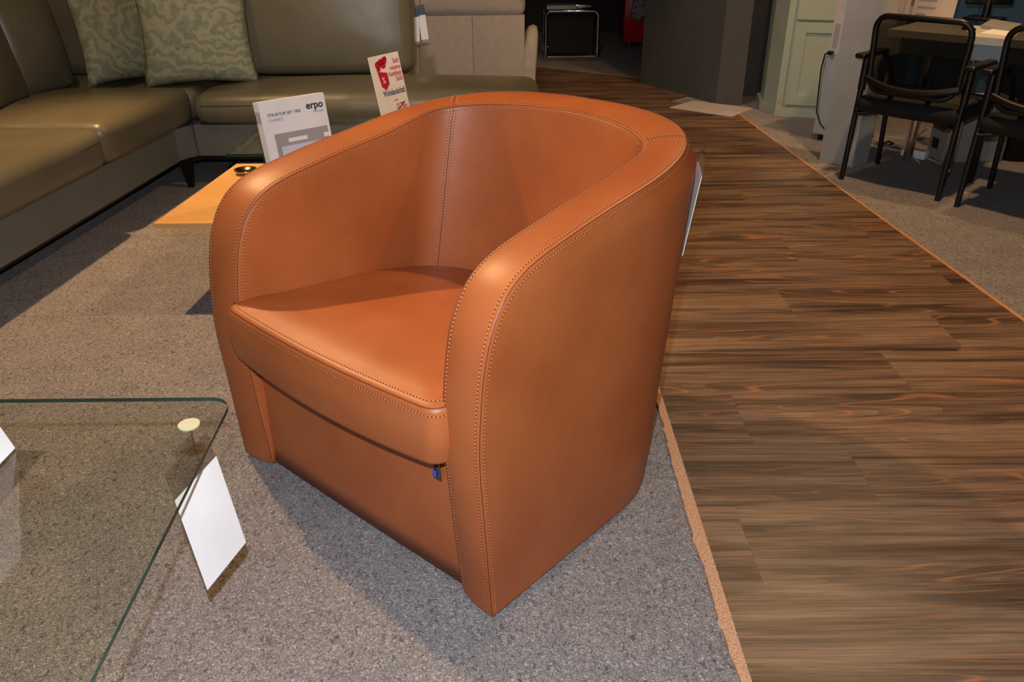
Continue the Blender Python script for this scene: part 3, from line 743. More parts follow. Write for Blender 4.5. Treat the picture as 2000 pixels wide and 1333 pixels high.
for i in range(NB):
    d_ = nf_*(.003+.0092*(i)); last = i == NB-1
    bo = bottom+d_-ex*(.0035*(NB-1-i)*-1)*0
    bo = bottom+d_*1.0-ex*.0
    br = thing('brochure', 'frontmost white brochure in the clear holder, room picture on its cover' if last else ['rearmost white brochure in the clear holder behind the armchair', 'white brochure second from the back of the clear holder', 'white brochure directly behind the frontmost one in the holder'][i], 'brochure', bo+ex*.1, 0, 'brochures in the clear holder')
    th_ = .0076
    cv = MB().slab(bo, bo+ex*W_, bo+ex*W_+upv*H_, bo+upv*H_, th_*(1 if (ex.cross(upv)).dot(nf_) > 0 else -1)); cv.build('cover', 'white', br)
    sp = bo-ex*.0006+nf_*th_*.3
    MB().slab(sp+upv*(H_-.062), sp+nf_*.0014+upv*(H_-.062), sp+nf_*.0014+upv*(H_-.028), sp+upv*(H_-.028), .0006).build('spine_print', 'ink', br)
    if last:
        f0 = bo+nf_*(th_+.0004)
        def pt(x, y, l=0): return f0+ex*(W_*x)+upv*(H_*(1-y))+nf_*l
        def pane(nm, x0_, x1_, y0_, y1_, m_, l, par=br):
            return MB().slab(pt(x0_, y1_, l), pt(x1_, y1_, l), pt(x1_, y0_, l), pt(x0_, y0_, l), .0003).build(nm, m_, par)
        pic = pane('cover_picture', .14, .96, .30, 1.0-.05, 'papergrey', 0)
        v = MB()
        for (x0_, x1_, y0_, y1_, mi) in ((.2, .96, .42, .62, 0), (.33, .62, .355, .39, 1), (.88, .96, .36, .40, 1), (.24, .38, .70, .92, 1), (.54, .68, .68, .80, 1), (.195, .2, .42, .63, 2), (.235, .24, .69, .93, 2), (.535, .54, .675, .80, 2), (.24, .38, .695, .70, 2), (.535, .68, .675, .68, 2), (.14, .17, .80, .95, 3)):
            v.slab(pt(x0_, y1_, .0005), pt(x1_, y1_, .0005), pt(x1_, y0_, .0005), pt(x0_, y0_, .0005), .0003, mi)
        v.build('picture_details', ['paperblue', 'white', 'ink', 'oak'], pic)
        text('erpo', .030, pt(.69, .125, .0006), ex, upv, 'ink', br, bold=.0006, sx=1.0)
        text('Das Sofa', .010, pt(.79, .165, .0006), ex, upv, 'greyink', br)
        text('STRUKTUR SET 1902', .012, pt(.10, .14, .0006), ex, upv, 'ink', br)
        text('CLASSICS', .011, pt(.10, .185, .0006), ex, upv, 'greyink', br)
# ---- red price sign
TL, TR = G(717, 113, .63), G(776, 100, .63)
TLq, TRq = TL.copy(), TR.copy()
ex = (TR-TL); ex.z = 0; W_ = ex.length; ex.normalize(); fwd = Vector((-ex.y, ex.x, 0)); H_ = .232*1.0
# brought to stand on the glass: solve height so that the foot is on z=.42
s_ = 1.0
lean = .20; upv = (Vector((0, 0, 1))*math.cos(lean)+fwd*math.sin(lean)).normalized()
# the card stands on the chaise-side end of the glass top
zt = .66; TL, TR = G(717, 113, zt), G(776, 100, zt); ex = (TR-TL); ex.z = 0; W_ = ex.length; ex.normalize(); fwd = Vector((-ex.y, ex.x, 0))
H_ = (zt-.422)/math.cos(lean); upv = (Vector((0, 0, 1))*math.cos(lean)+fwd*math.sin(lean)).normalized(); bo = TL-upv*H_
nf_ = ex.cross(upv).normalized(); nf_ = -nf_ if nf_.y > 0 else nf_
ps = thing('price_sign', 'cream sale sign with red tag print standing behind the armchair', 'sign', (bo.x+ex.x*W_/2, bo.y+ex.y*W_/2, .42))
MB().slab(bo-ex*.002, bo+ex*(W_+.002), bo+ex*(W_+.002)+upv*(H_+.002), bo-ex*.002+upv*(H_+.002), -.002).build('stand', 'acrylic', ps)
MB().slab(bo+nf_*.0005, bo+ex*W_+nf_*.0005, bo+ex*W_+upv*H_+nf_*.0005, bo+upv*H_+nf_*.0005, .001).build('card', 'offwhite', ps)
MB().slab(bo, bo+ex*W_, bo+ex*W_-fwd*.06, bo-fwd*.06, .002).build('foot', 'acrylic', ps)
f0 = bo+nf_*.0018
def pt(x, y, l=0): return f0+ex*(W_*x)+upv*(H_*(1-y))+nf_*l
rd = MB()
rd.slab(pt(.24, .44), pt(.50, .40), pt(.50, .26), pt(.20, .22), .0004)
rd.slab(pt(.24, .44), pt(.36, .50), pt(.50, .42), pt(.50, .40), .0004)
rd.build('tag_print', 'red', ps)
bw = MB()
for cx_, cy_, rr_ in ((.26, .13, .10), (.36, .10, .09), (.47, .09, .10), (.25, .19, .07), (.42, .15, .09), (.52, .06, .06)):
    n6 = 7; ring = [pt(cx_+rr_*math.cos(2*PI*k_/n6), cy_+rr_*.55*math.sin(2*PI*k_/n6), .0006) for k_ in range(n6)]
    bw.add(ring, [tuple(range(n6))], 0, False)
bw.build('bow_print', 'red', ps)
text('%', .032, pt(.29, .40, .0008), ex, upv, 'offwhite', ps, sx=.8)
for s__, x_, y_, sz in (('Stark', .96, .15, .027), ('reduziertes', .97, .235, .021), ('Ausstellungs-', .98, .32, .023), ('Stück', .97, .405, .027)):
    text(s__, sz, pt(x_, y_, .0006), ex, upv, 'pink', ps, align='RIGHT', sx=.62, bold=.0003)
text('Wohnlandschaft', .030, pt(.96, .585, .0006), ex, upv, 'slate', ps, align='RIGHT', sx=.62, bold=.0004)
text('statt', .012, pt(.66, .68, .0006), ex, upv, 'pink', ps, align='RIGHT')
text('12.755,-', .028, pt(.93, .80, .0006), ex, upv, 'red', ps, align='RIGHT', sx=.68, bold=.0006)
MB().slab(pt(.5, .83, .001), pt(.52, .835, .001), pt(.88, .715, .001), pt(.86, .71, .001), .0003).build('strike', 'ink', ps)
# ------------------------------------------------------------------ olive leather corner sofa
so = thing('corner_sofa', 'large olive grey leather corner sofa with loose back cushions', 'sofa', (-1.9, 3.6, 0))
HB, HT = .133, .272
a = G(0, 525, HB); b = G(352, 315, HB); dx = (b.x-a.x)/(b.y-a.y)
c1_ = G(386, 305, HB); yF = G(440, 304, HB).y
def xf(y): return b.x+(y-b.y)*dx
ba = MB()
ba.prism([(xf(1.0), 1.0), (xf(2.95), 2.95), (-2.35, 2.95), (-2.35, 1.0)], HB, HT)
ba.build('base', 'olive_base', so)
MB().prism([(xf(2.952), 2.952), (b.x, b.y), (-2.35, b.y), (-2.35, 2.952)], HB, HT).build('base', 'olive_base', so)
MB().prism([(b.x-.01, b.y+.001), (c1_.x, yF+.004), (c1_.x, 4.24), (-2.45, 4.24), (-2.45, b.y+.001)], HB, HT-.001).build('base', 'olive_base', so)
MB().prism([(c1_.x+.004, yF), (.05, yF), (.05, 4.04), (-.42, 4.24), (c1_.x+.004, 4.24)], HB, HT).build('base', 'olive_base', so)
MB().prism([(xf(1.0)-.04, 1.0), (xf(3.6)-.04, 3.6), (c1_.x, yF+.04), (.02, yF+.04), (.02, 4.0), (-2.3, 4.2), (-2.3, 1.0)], HB-.03, HB-.001).build('plinth', 'dark_metal', so)
lg = G(375, 365)
for lx, ly in ((lg.x, lg.y), (-2.25, 3.7), (-.02, 3.75), (-.02, 3.95), (-1.74, 1.2), (-2.25, 1.2)):
    lo = MB(); lo.add([(lx-.012, ly-.012, .001), (lx+.012, ly-.012, .001), (lx+.012, ly+.012, .001), (lx-.012, ly+.012, .001), (lx-.034, ly-.015, HB-.002), (lx+.02, ly-.015, HB-.002), (lx+.02, ly+.02, HB-.002), (lx-.034, ly+.02, HB-.002)],
        [(3, 2, 1, 0), (4, 5, 6, 7), (0, 1, 5, 4), (1, 2, 6, 5), (2, 3, 7, 6), (3, 0, 4, 7)], 0, False)
    lo.build('leg', 'dark_metal', so)
def seat(x0, x1, y0, y1, z0, z1, r=.045, puff=.03, sk=0, nm='seat_cushion'):
    m_ = MB().box(((x0+x1)/2, (y0+y1)/2, (z0+z1)/2), (x1-x0, y1-y0, z1-z0), r=r, n=5, puff=(.006, .006, puff))
    m_.v = [(x+(y-y0)*sk, y, z) for x, y, z in m_.v]
    return m_.build(nm, 'olive', so)
sk = dx
seat(-2.30, xf(1.0)+.035, 1.0, 2.995, HT+.002, .418, sk=sk); seat(-2.30+.1, xf(3.0)+.035, 3.0, 3.715, HT+.002, .428, sk=sk)
seat(-2.25, c1_.x+.01, 3.72, 4.22, HT+.002, .415, puff=.012)
seat(c1_.x+.015, .135, yF-.03, 4.06, HT+.002, .405, r=.062, puff=.035)
# welt lines on the seat fronts
wl_ = MB()
wl_.tube([(xf(y)+.0355, y, .372) for y in np.linspace(1.1, 2.95, 12)], .0012, 5); wl_.tube([(xf(y)+.0355, y, .384) for y in np.linspace(3.05, 3.67, 8)], .0012, 5)
wl_.tube([(x, yF-.0305, .36) for x in np.linspace(c1_.x+.06, .08, 14)], .0012, 5)
wl_.build('seam', 'dark_metal', so)
def backc(c, size, rz, lean_, nm='back_cushion'):
    m_ = MB().box((0, 0, 0), size, r=.05, n=5, puff=(.01, .05, .01))
    R = Matrix.Rotation(rz, 3, 'Z') @ Matrix.Rotation(lean_, 3, 'X'); c = Vector(c)
    m_.v = [tuple(R @ Vector(v_)+c) for v_ in m_.v]; return m_.build(nm, 'olive', so)
# left run: cushions face +x
backc((-2.10, 2.60, .67), (1.68, .20, .50), PI/2, -.16)
backc((-2.08, 3.61, .66), (.34, .18, .48), PI/2-.25, -.14)
backc((-.905, 4.10, .68), (.89, .20, .52), 0, -.12)
backc((-1.82, 4.13, .66), (.92, .18, .48), 0, -.12)
MB().box((-2.40, 2.65, .36), (.14, 3.3, .6), r=.03, n=3).build('back_frame', 'olive', so)
MB().box((-1.41, 4.31, .36), (1.84, .12, .6), r=.03, n=3).build('back_frame', 'olive', so)
# ---- pillows
def pillow(label, c, size, rz, lean_, rollz, grp):
    nN = 22; vs = []; fs = []
    for sgn in (1, -1):
        base = len(vs)
        for i in range(nN+1):
            for j in range(nN+1):
                u, v = -1+2*i/nN, -1+2*j/nN
                k1, k2 = 1-.11*(1-v*v)*abs(u)**3, 1-.11*(1-u*u)*abs(v)**3
                h = (max(0, (1-u*u))*max(0, (1-v*v)))**.42
                wr = .004*math.sin(7*u+3*v)*h
                vs.append((u*size/2*k1, sgn*(.075*h+wr*sgn), v*size/2*k2))
        for i in range(nN):
            for j in range(nN):
                q_ = (base+i*(nN+1)+j, base+(i+1)*(nN+1)+j, base+(i+1)*(nN+1)+j+1, base+i*(nN+1)+j+1)
                fs.append(q_ if sgn < 0 else q_[::-1])
    R = Matrix.Rotation(rz, 3, 'Z') @ Matrix.Rotation(lean_, 3, 'X') @ Matrix.Rotation(rollz, 3, 'Y')
    m_ = MB(); m_.add([R @ Vector(p) for p in vs], fs)
    o_ = m_.build('pillow', 'damask'); weld(o_, 1e-4); o_.location = c
    return tag(o_, label, 'cushion', grp)
pillow('grey green damask pillow in front, standing against the sofa corner back', (-1.40, 3.84, .655), .50, .36, -.22, .03, 'damask pillows on the corner sofa')
pillow('grey green damask pillow half hidden behind the front one in the corner', (-1.735, 3.87, .655), .48, 1.0, -.24, .08, 'damask pillows on the corner sofa')
# ------------------------------------------------------------------ beige sofa seen from behind
bs = thing('beige_sofa', 'beige fabric sofa seen from behind beyond the olive sofa', 'sofa', (-.75, 5.3, 0))
xr = .088; YB = 4.9
bk_ = MB()
for x0_, x1_ in ((-1.7, -.52), (-.519, -.2105), (-.2095, xr)): MB().box(((x0_+x1_)/2, YB+.06, .32), (x1_-x0_, .12, .52), r=.003, n=2).build('back_panel', 'beige', bs)
MB().box((-.80, YB+.09, .655), (1.78, .17, .17), r=.045, n=5, puff=(.004, .02, .01)).build('back_cushion', 'beige', bs)
MB().box((-.8, YB+.5, .22), (1.72, .74, .3), r=.03, n=3).build('seat', 'beige', bs)
for sgn, xx in ((1, .135), (-1, -1.76)):
    # arm: slab that flares out at its top and curves down at the back
    rows_ = []
    for y, zt_ in ((YB+.02, .30), (YB+.035, .43), (YB+.08, .495), (YB+.18, .51), (YB+.32, .485), (YB+.5, .45), (YB+.66, .41), (YB+.72, .33)):
        rw_ = []
        for k_ in range(16):
            a_ = 2*PI*k_/16; cx = math.cos(a_); cz = math.sin(a_)
            zc = (zt_+.06)/2; hz_ = (zt_-.06)/2
            zz = zc+hz_*(abs(cz)**.5)*(1 if cz > 0 else -1)
            ww = .042*(abs(cx)**.6)*(1 if cx > 0 else -1)
            rw_.append((xx+ww+sgn*.045*((zz-.06)/.5)**2-sgn*.03, y, zz))
        rows_.append(rw_)
    m_ = MB().grid(rows_, closev=True); m_.add(rows_[0], [tuple(range(16))]); m_.add(rows_[-1], [tuple(range(16))[::-1]])
    m_.build('arm', 'beige', bs)
for lx, ly in ((-1.6, 5.0), (0, 5.0), (-1.6, 5.6), (0, 5.6)):
    MB().box((lx, ly, .03), (.05, .05, .058), r=.004, n=1).build('leg', 'dark_metal', bs)
# swatch tags hanging beside the olive back cushion
for i, (px, py, w2, lb) in enumerate(((812, 50, .036, 'white hang tag with a dark top, left of the pair beside the olive back cushion'), (826, 46, .036, 'white hang tag with a dark top, right of the pair against the beige sofa'))):
    q = AY(px, py, 4.24+i*.03); t_ = thing('hang_tag', lb, 'tag', (q.x, q.y, q.z-.09), 0, 'swatch tags at the sofa back')
    rx = .10 if i == 1 else -.03
    def tp(x, z): return Vector((q.x+x*math.cos(rx)+z*math.sin(rx)*-1*-1*-1, q.y, q.z+z+x*.1))
    MB().slab(tp(-w2/2, -.075), tp(w2/2, -.075), tp(w2/2, .04), tp(-w2/2, .04), .003).build('card', 'white', t_)
    MB().slab(tp(-w2/2, .04)+Vector((0, -.0008, 0)), tp(w2/2, .04)+Vector((0, -.0008, 0)), tp(w2/2, .085)+Vector((0, -.0008, 0)), tp(-w2/2, .085)+Vector((0, -.0008, 0)), .003).build('header', 'slate', t_)
    MB().slab(tp(-w2/2, -.088), tp(w2/2, -.088), tp(w2/2, -.076), tp(-w2/2, -.076), .003).build('footer', 'greyink', t_)
    MB().slab(tp(-w2*.35, .0)+Vector((0, -.001, 0)), tp(w2*.2, .0)+Vector((0, -.001, 0)), tp(w2*.2, .006)+Vector((0, -.001, 0)), tp(-w2*.35, .006)+Vector((0, -.001, 0)), .0005).build('print', 'greyink', t_)
    MB().slab(tp(-w2*.35, -.03)+Vector((0, -.001, 0)), tp(w2*.1, -.03)+Vector((0, -.001, 0)), tp(w2*.1, -.024)+Vector((0, -.001, 0)), tp(-w2*.35, -.024)+Vector((0, -.001, 0)), .0005).build('print', 'greyink', t_)
    MB().tube([tp(0, .085), (q.x-.01, 4.22, .82)], .001, 5).build('cord', 'ink', t_)
# ------------------------------------------------------------------ chrome trolley in the dark
p1, p2 = G(1065, 120), G(1165, 118)
ct = thing('chrome_side_table', 'low chrome tube side table with black panels in the dark background', 'side table', ((p1.x+p2.x)/2, 7.5, 0))
x0_, x1_ = p1.x, p2.x; y0_, y1_ = p1.y, p1.y+.42; zt_ = .385
for yy in (y0_, y1_):
    MB().tube([(x0_, yy, .012), (x0_, yy, zt_-.03), (x0_+.03, yy, zt_), (x1_-.03, yy, zt_), (x1_, yy, zt_-.03), (x1_, yy, .012)], .011, 10).build('frame', 'chrome', ct)
for xx in (x0_, x1_):
    for zz in (.33, .03): MB().tube([(xx, y0_, zz), (xx, y1_, zz)], .008, 8).build('side_rail', 'chrome', ct)
MB().tube([(x0_+.02, y0_-.001, .035), (x1_-.02, y0_-.001, .035)], .010, 8).build('front_rail', 'chrome', ct)
MB().tube([(x0_+.02, y0_+.1, .10), (x1_-.06, y0_+.1, .10)], .007, 8).build('shelf_rail', 'brass', ct)
MB().box(((x0_+x1_)/2, (y0_+y1_)/2, .372), (x1_-x0_-.03, y1_-y0_-.03, .012)).build('table_top', 'black_gloss', ct)
MB().box(((x0_+x1_)/2, (y0_+y1_)/2+.03, .20), (x1_-x0_-.06, y1_-y0_-.12, .30)).build('black_panel', 'seat_black', ct)
tag(MB().box((x0_+.13, y0_+.14, .404), (.24, .18, .03), r=.002, n=1).build('book', 'greyplastic'), 'small grey book lying on the chrome side table', 'book')
# red cabinet with fur throw
q = G(1232, 97)
rc_ = thing('red_cabinet', 'glossy dark red cabinet half hidden behind the charcoal wall', 'cabinet', (1.15, 8.1, 0))
ry, rx0 = q.y, AY(1219, 50, q.y).x
rc_.location = (rx0+.17, ry+.18, 0)
MB().box((rx0+.17, ry+.18, .44), (.34, .36, .76), r=.006, n=2).build('body', 'redlac', rc_)
MB().box((rx0+.17, ry-.007, .44), (.30, .012, .70), r=.003, n=1).build('door', 'redlac', rc_)
for xx in (rx0+.06, rx0+.28):
    for yy in (ry+.05, ry+.30): MB().tube([(xx, yy, .001), (xx, yy, .06)], .012, 8).build('leg', 'chrome', rc_)
q = AY(1248, 12, ry-.05)
ft = MB(); rng = random.Random(3); rows_ = []
for i in range(7):
    rows_.append([(q.x+(-.05+.1*i/6)*(1+.2*math.sin(j)), ry-.05-.02*math.sin(PI*j/9)+rng.uniform(-.006, .006), q.z+.25-.38*j/9*(1-.12*abs(i-3)/3)) for j in range(10)])
fo_ = ft.grid(rows_).build('throw', 'fur'); so_ = fo_.modifiers.new('t', 'SOLIDIFY'); so_.thickness = .03
tag(fo_, 'grey fur throw hanging over the dark red cabinet', 'throw')
# ------------------------------------------------------------------ sage green cabinet
c0_, c1, c2_, c3 = G(1482, 213), G(1512, 226), G(1521, 227), G(1590, 231)
gcab = thing('sage_cabinet', 'pale sage green country cabinet with a panelled door by the charcoal wall', 'cabinet', (1.9, 5.3, 0))
fd = (c3-c2_).normalized(); sd = (c1-c0_).normalized(); bkd = Vector((-fd.y, fd.x, 0))
E1 = c2_+fd*.50
fw = c2_+bkd*.02
MB().prism([(v_.x, v_.y) for v_ in (c0_, c1, E1, E1+bkd*.5, c0_+Vector((.05, .25, 0)))], 0, .05).build('plinth', 'sage', gcab)
ins = bkd*.018
cA, cB, cC = c0_+Vector((.02, 0, 0)), c1+ins*1.0, E1+ins
MB().prism([(v_.x, v_.y) for v_ in (cA, cB, cC, E1+bkd*.48, c0_+Vector((.07, .24, 0)))], .05, .95).build('body', 'sage', gcab)
MB().slab(cB+Vector((0, 0, .05))-bkd*.002, cB+fd*.018*2+Vector((0, 0, .05))-bkd*.002, cB+fd*.036+Vector((0, 0, .95))-bkd*.002, cB+Vector((0, 0, .95))-bkd*.002, .006).build('corner_post', 'sage', gcab)
dz0, dz1 = .07, .53; D0 = cB+fd*.05-bkd*.006
def rectf(m_, x0_, x1_, z0_, z1_, out, t): 
    a_ = D0+fd*x0_-bkd*out; b_ = D0+fd*x1_-bkd*out
    m_.slab(a_+Vector((0, 0, z0_)), b_+Vector((0, 0, z0_)), b_+Vector((0, 0, z1_)), a_+Vector((0, 0, z1_)), t)
for xo in (0,):
    dr = MB(); rectf(dr, xo, xo+.06, dz0, dz1, 0, .014); rectf(dr, xo+.34, xo+.40, dz0, dz1, 0, .014); rectf(dr, xo+.06, xo+.34, dz0, dz0+.055, 0, .014); rectf(dr, xo+.06, xo+.34, dz1-.055, dz1, 0, .014); rectf(dr, xo+.06, xo+.34, dz0, dz1, 0, .004)
    dr.build('door', 'sage', gcab)
    dr = MB(); rectf(dr, xo, xo+.40, .545, .70, 0, .014); dr.build('drawer', 'sage', gcab)
s0 = cB+fd*.01-bkd*.010
MB().slab(s0+Vector((0, 0, .075)), s0+fd*.016+Vector((0, 0, .075)), s0+fd*.016+Vector((0, 0, .095)), s0+Vector((0, 0, .095)), .001).build('sticker', 'amber', gcab)
# ------------------------------------------------------------------ pale pillar
k0, k1_, k2_ = G(1600, 313), G(1664, 327), G(1690, 318)
pd = (k1_-k0); bd = (k2_-k1_).normalized()*.14
pp = [k0, k1_, k1_+bd, k0+bd]
MBp = MB().prism([(v_.x, v_.y) for v_ in pp], 0, 2.93); tag(MBp.build('pillar', 'pillar'), 'tall pale grey square pillar behind the left office chair', 'pillar')
# device on trolley to the left of it
w0 = G(1585, 272); wdv = pd.normalized(); wbk = Vector((-wdv.y, wdv.x, 0))
tr = thing('equipment_pedestal', 'pale grey pedestal on black castors left behind the pillar', 'pedestal', (w0.x+.1, w0.y+.1, 0))
a_ = w0; b_ = w0+wdv*.22
MB().prism([(v_.x, v_.y) for v_ in (a_, b_, b_+wbk*.28, a_+wbk*.28)], .035, .44).build('body', 'pillar', tr)
for v_ in (a_+wdv*.03+wbk*.03, b_-wdv*.03+wbk*.03, a_+wdv*.03+wbk*.25, b_-wdv*.03+wbk*.25):
    MB().tube([(v_.x-.008, v_.y, .018), (v_.x+.008, v_.y, .018)], .017, 14).build('castor', 'black', tr)
dv = thing('printer', 'cream office printer standing on the pale pedestal behind the pillar', 'printer', (w0.x+.1, w0.y+.1, .44))
a_ = w0+wdv*.015; b_ = w0+wdv*.25
MB().prism([(v_.x, v_.y) for v_ in (a_, b_, b_+wbk*.3, a_+wbk*.3)], .442, .86).build('body', 'cream', dv)
vent = MB()
for r_ in range(14):
    p_ = a_+wdv*.012-wbk*.0008+Vector((0, 0, .475+r_*.0085)); vent.slab(p_, p_+wdv*.028, p_+wdv*.028+Vector((0, 0, .004)), p_+Vector((0, 0, .004)), .0008)
vent.build('vent', 'greyink', dv); vent = MB()
for r_ in range(5):
    p_ = a_+wdv*.075-wbk*.0008+Vector((0, 0, .60+r_*.0085)); vent.slab(p_, p_+wdv*.026, p_+wdv*.026+Vector((0, 0, .004)), p_+Vector((0, 0, .004)), .0008)
vent.build('vent', 'greyink', dv)
p_ = a_+wdv*.068-wbk*.001+Vector((0, 0, .447)); MB().slab(p_, p_+wdv*.06, p_+wdv*.06+Vector((0, 0, .10)), p_+Vector((0, 0, .10)), .0008).build('side_panel', 'greyplastic', dv)
p_ = a_+wdv*.02-wbk*.02+Vector((0, 0, .452)); pg_ = MB().box(tuple(p_), (.022, .03, .018), rz=math.atan2(wdv.y, wdv.x), r=.003, n=2)
cbt = thing('power_cable', 'black power cable plugged into the cream printer', 'cable', (p_.x, p_.y, .44))
pg_.build('plug', 'black', cbt)
MB().tube([p_-wdv*.01, p_-wdv*.028+Vector((0, 0, -.01)), p_-wdv*.036+Vector((0, 0, -.08)), p_-wdv*.03+Vector((0, 0, -.2)), p_-wdv*.022+Vector((0, 0, -.3)), p_+wdv*.01+Vector((0, 0, -.36)), p_+wdv*.04+Vector((0, 0, -.38))], .004, 8).build('cord', 'black', cbt)
# ------------------------------------------------------------------ office chairs
l0, l1 = G(1643, 350), G(1830, 392)
rx_ = (l1-l0); LW = rx_.length; rx_.normalize(); ang = math.atan2(rx_.y, rx_.x)
mid = (l0+l1)/2
oc = thing('office_chair', 'black mesh back office chair with armrests beside the pale pillar', 'chair', (mid.x, mid.y, 0), ang, 'visitor chairs at the desk')
hw = LW/2
def lo_(mb, nm, m_, par=oc): return mb.build(nm, m_, par, world=False)
for sx_ in (-1, 1):
    lo_(MB().tube([(sx_*hw, 0, .001), (sx_*hw, .015, .25), (sx_*hw, .03, .50)], .0115, 12), 'leg', 'black')
    lo_(MB().tube([(sx_*hw, .36, .001), (sx_*hw, .335, .28), (sx_*hw, .325, .42), (sx_*hw, .26, .50), (sx_*hw, .2, .525)], .0115, 12), 'leg', 'black')
    lo_(MB().tube([(sx_*hw, .012, .30), (sx_*hw*.7, .03, .31)], .010, 8), 'seat_bracket', 'black')
    lo_(MB().tube([(sx_*hw, .335, .31), (sx_*hw*.7, .33, .31)], .010, 8), 'seat_bracket', 'black')
    lo_(MB().box((sx_*(hw+.008), .09, .545), (.046, .24, .022), r=.010, n=4), 'armrest', 'black')
    lo_(MB().tube([(sx_*hw, .028, .40), (sx_*hw, .03, .535)], .016, 10), 'armrest_post', 'black')
lo_(MB().box((0, .2, .345), (.44, .42, .07), r=.034, n=5, puff=(.006, .006, .014)), 'seat', 'seat_black')
# backrest: rounded frame, mesh field, thick lower bow
bw_, zb_, zt2 = .195, .415, .705
fr2 = []
for cx, cz, a0 in ((bw_-.05, zt2-.05, 0), (-bw_+.05, zt2-.05, PI/2), (-bw_+.06, zb_+.06, PI), (bw_-.06, zb_+.06, 1.5*PI)):
    for k_ in range(7):
        a_ = a0+PI/2*k_/6; rr_ = .05 if cz > .6 else .06
        x_, z_ = cx+rr_*math.cos(a_), cz+rr_*math.sin(a_); x_ *= 1-.06*(zt2-z_)/.29
        fr2.append((x_, .012-.03*(1-(x_/bw_)**2)-.05*(z_-.55), z_+.012*(1-(x_/bw_)**2)*(1 if z_ > .6 else -1)))
lo_(MB().tube(fr2, .0125, 10, closed=True), 'back_frame', 'black')
mrows = []
for i in range(9):
    z_ = zb_+(zt2-zb_)*i/8; mrows.append([(x_, .012-.03*(1-(x_/bw_)**2)-.05*(z_-.55), z_) for x_ in np.linspace(-bw_*(.93 if 0 < i < 8 else .75), bw_*(.93 if 0 < i < 8 else .75), 11)])
lo_(MB().grid(mrows), 'mesh_panel', 'mesh')
lo_(MB().tube([(x_, .006-.032*(1-(x_/bw_)**2), .425+.03*(x_/bw_)**2) for x_ in np.linspace(-bw_, bw_, 11)], .016, 10), 'lumbar_bow', 'black')
for sx_ in (-1, 1): lo_(MB().tube([(sx_*.08, 0, .42), (sx_*.08, .05, .35)], .012, 8), 'back_bracket', 'black')
oc2 = copy_tree(oc); l2 = G(1868, 404)
off = l2-l0; oc2.location = (mid.x+off.x, mid.y+off.y, 0)
oc2['label'] = 'black mesh back office chair cut by the right edge of the photo'
# ------------------------------------------------------------------ desk and what stands on and under it
DZ = .63
f0_, f1_, b0_ = G(1748, 58, DZ), G(1969, 77, DZ), G(1868, 47, DZ)
dd2 = (f1_-f0_).normalized(); db = Vector((-dd2.y, dd2.x, 0)); 
if db.y < 0: db = -db
wdk = (b0_-f0_).dot(db)
dk_ = thing('desk', 'white topped desk behind the office chairs', 'desk', ((f0_.x+f1_.x)/2, (f0_.y+f1_.y)/2+.3, 0))
F0, F1 = f0_-dd2*.03, f1_+dd2*.9; Bk = db*max(wdk, .3)
MB().prism([(v_.x, v_.y) for v_ in (F0, F1, F1+Bk, F0+Bk)], DZ-.03, DZ).build('desktop', 'desk', dk_)
I0 = db*.05
MB().prism([(v_.x, v_.y) for v_ in (F0+I0+dd2*.05, F1+I0-dd2*.05, F1+I0-dd2*.05+db*.02, F0+I0+dd2*.05+db*.02)], DZ-.10, DZ-.031).build('apron', 'pillar', dk_)
for s__ in (.69, 2.2):
    p_ = f0_+(f1_-f0_)*s__+db*.12; MB().tube([(p_.x, p_.y, .001), (p_.x, p_.y, DZ-.031)], .022, 16).build('leg', 'chrome', dk_)
p_ = F0+dd2*.12+db*(wdk*.7); MB().tube([(p_.x, p_.y, .001), (p_.x, p_.y, DZ-.031)], .022, 16).build('leg', 'chrome', dk_)
# boards standing on the desk
def board(px0, px1, lb, hgt, back, nm, mt, ybot=45):
    a_ = F0+dd2*0; p0_, p1_ = G(px0, ybot-8, DZ), G(px1, ybot, DZ)
    p0_ = p0_+db*back; p1_ = p1_+db*back; up2 = (Vector((0, 0, 1))+db*.12).normalized()
    t_ = thing(nm, lb, 'sign', ((p0_.x+p1_.x)/2, (p0_.y+p1_.y)/2, DZ))
    MB().slab(p0_+Vector((0, 0, .001)), p1_+Vector((0, 0, .001)), p1_+up2*hgt, p0_+up2*hgt, .004).build('card', mt, t_)
    return t_, p0_, p1_, up2
t_, a_, b_, up2 = board(1782, 1862, 'white notice board with rows of small print and an olive seal on the desk', .30, -.02, 'notice', 'cream')
nrm2 = (b_-a_).cross(up2).normalized(); e2 = (b_-a_).normalized(); wB = (b_-a_).length
if nrm2.y > 0: nrm2 = -nrm2
pr_ = MB()
for z_, x0_, x1_ in ((.024, .08, .34), (.055, .1, .54), (.088, .1, .54), (.122, .12, .56), (.14, .1, .5)):
    q_ = a_+up2*z_+nrm2*.0052; pr_.slab(q_+e2*wB*x0_, q_+e2*wB*x1_, q_+e2*wB*x1_+up2*.006, q_+e2*wB*x0_+up2*.006, .0004)
pr_.build('print', 'greyink', t_)
q_ = a_+up2*.122+e2*wB*.8+nrm2*.005; ring = [q_+e2*.016*math.cos(2*PI*k_/20)+up2*.016*math.sin(2*PI*k_/20) for k_ in range(20)]
MB().add(ring, [tuple(range(20))], 0, False).build('seal', 'green', t_)
t_, a2_, b2_, up3 = board(1757, 1781, 'narrow cream leaflet standing left of the notice board on the desk', .26, .035, 'leaflet', 'offwhite', 38)
q_ = a2_+up3*.05+nrm2*.0052; e3 = (b2_-a2_); MB().slab(q_+e3*.5, q_+e3*.9, q_+e3*.9+up3*.05, q_+e3*.5+up3*.05, .0004).build('print', 'greyink', t_)
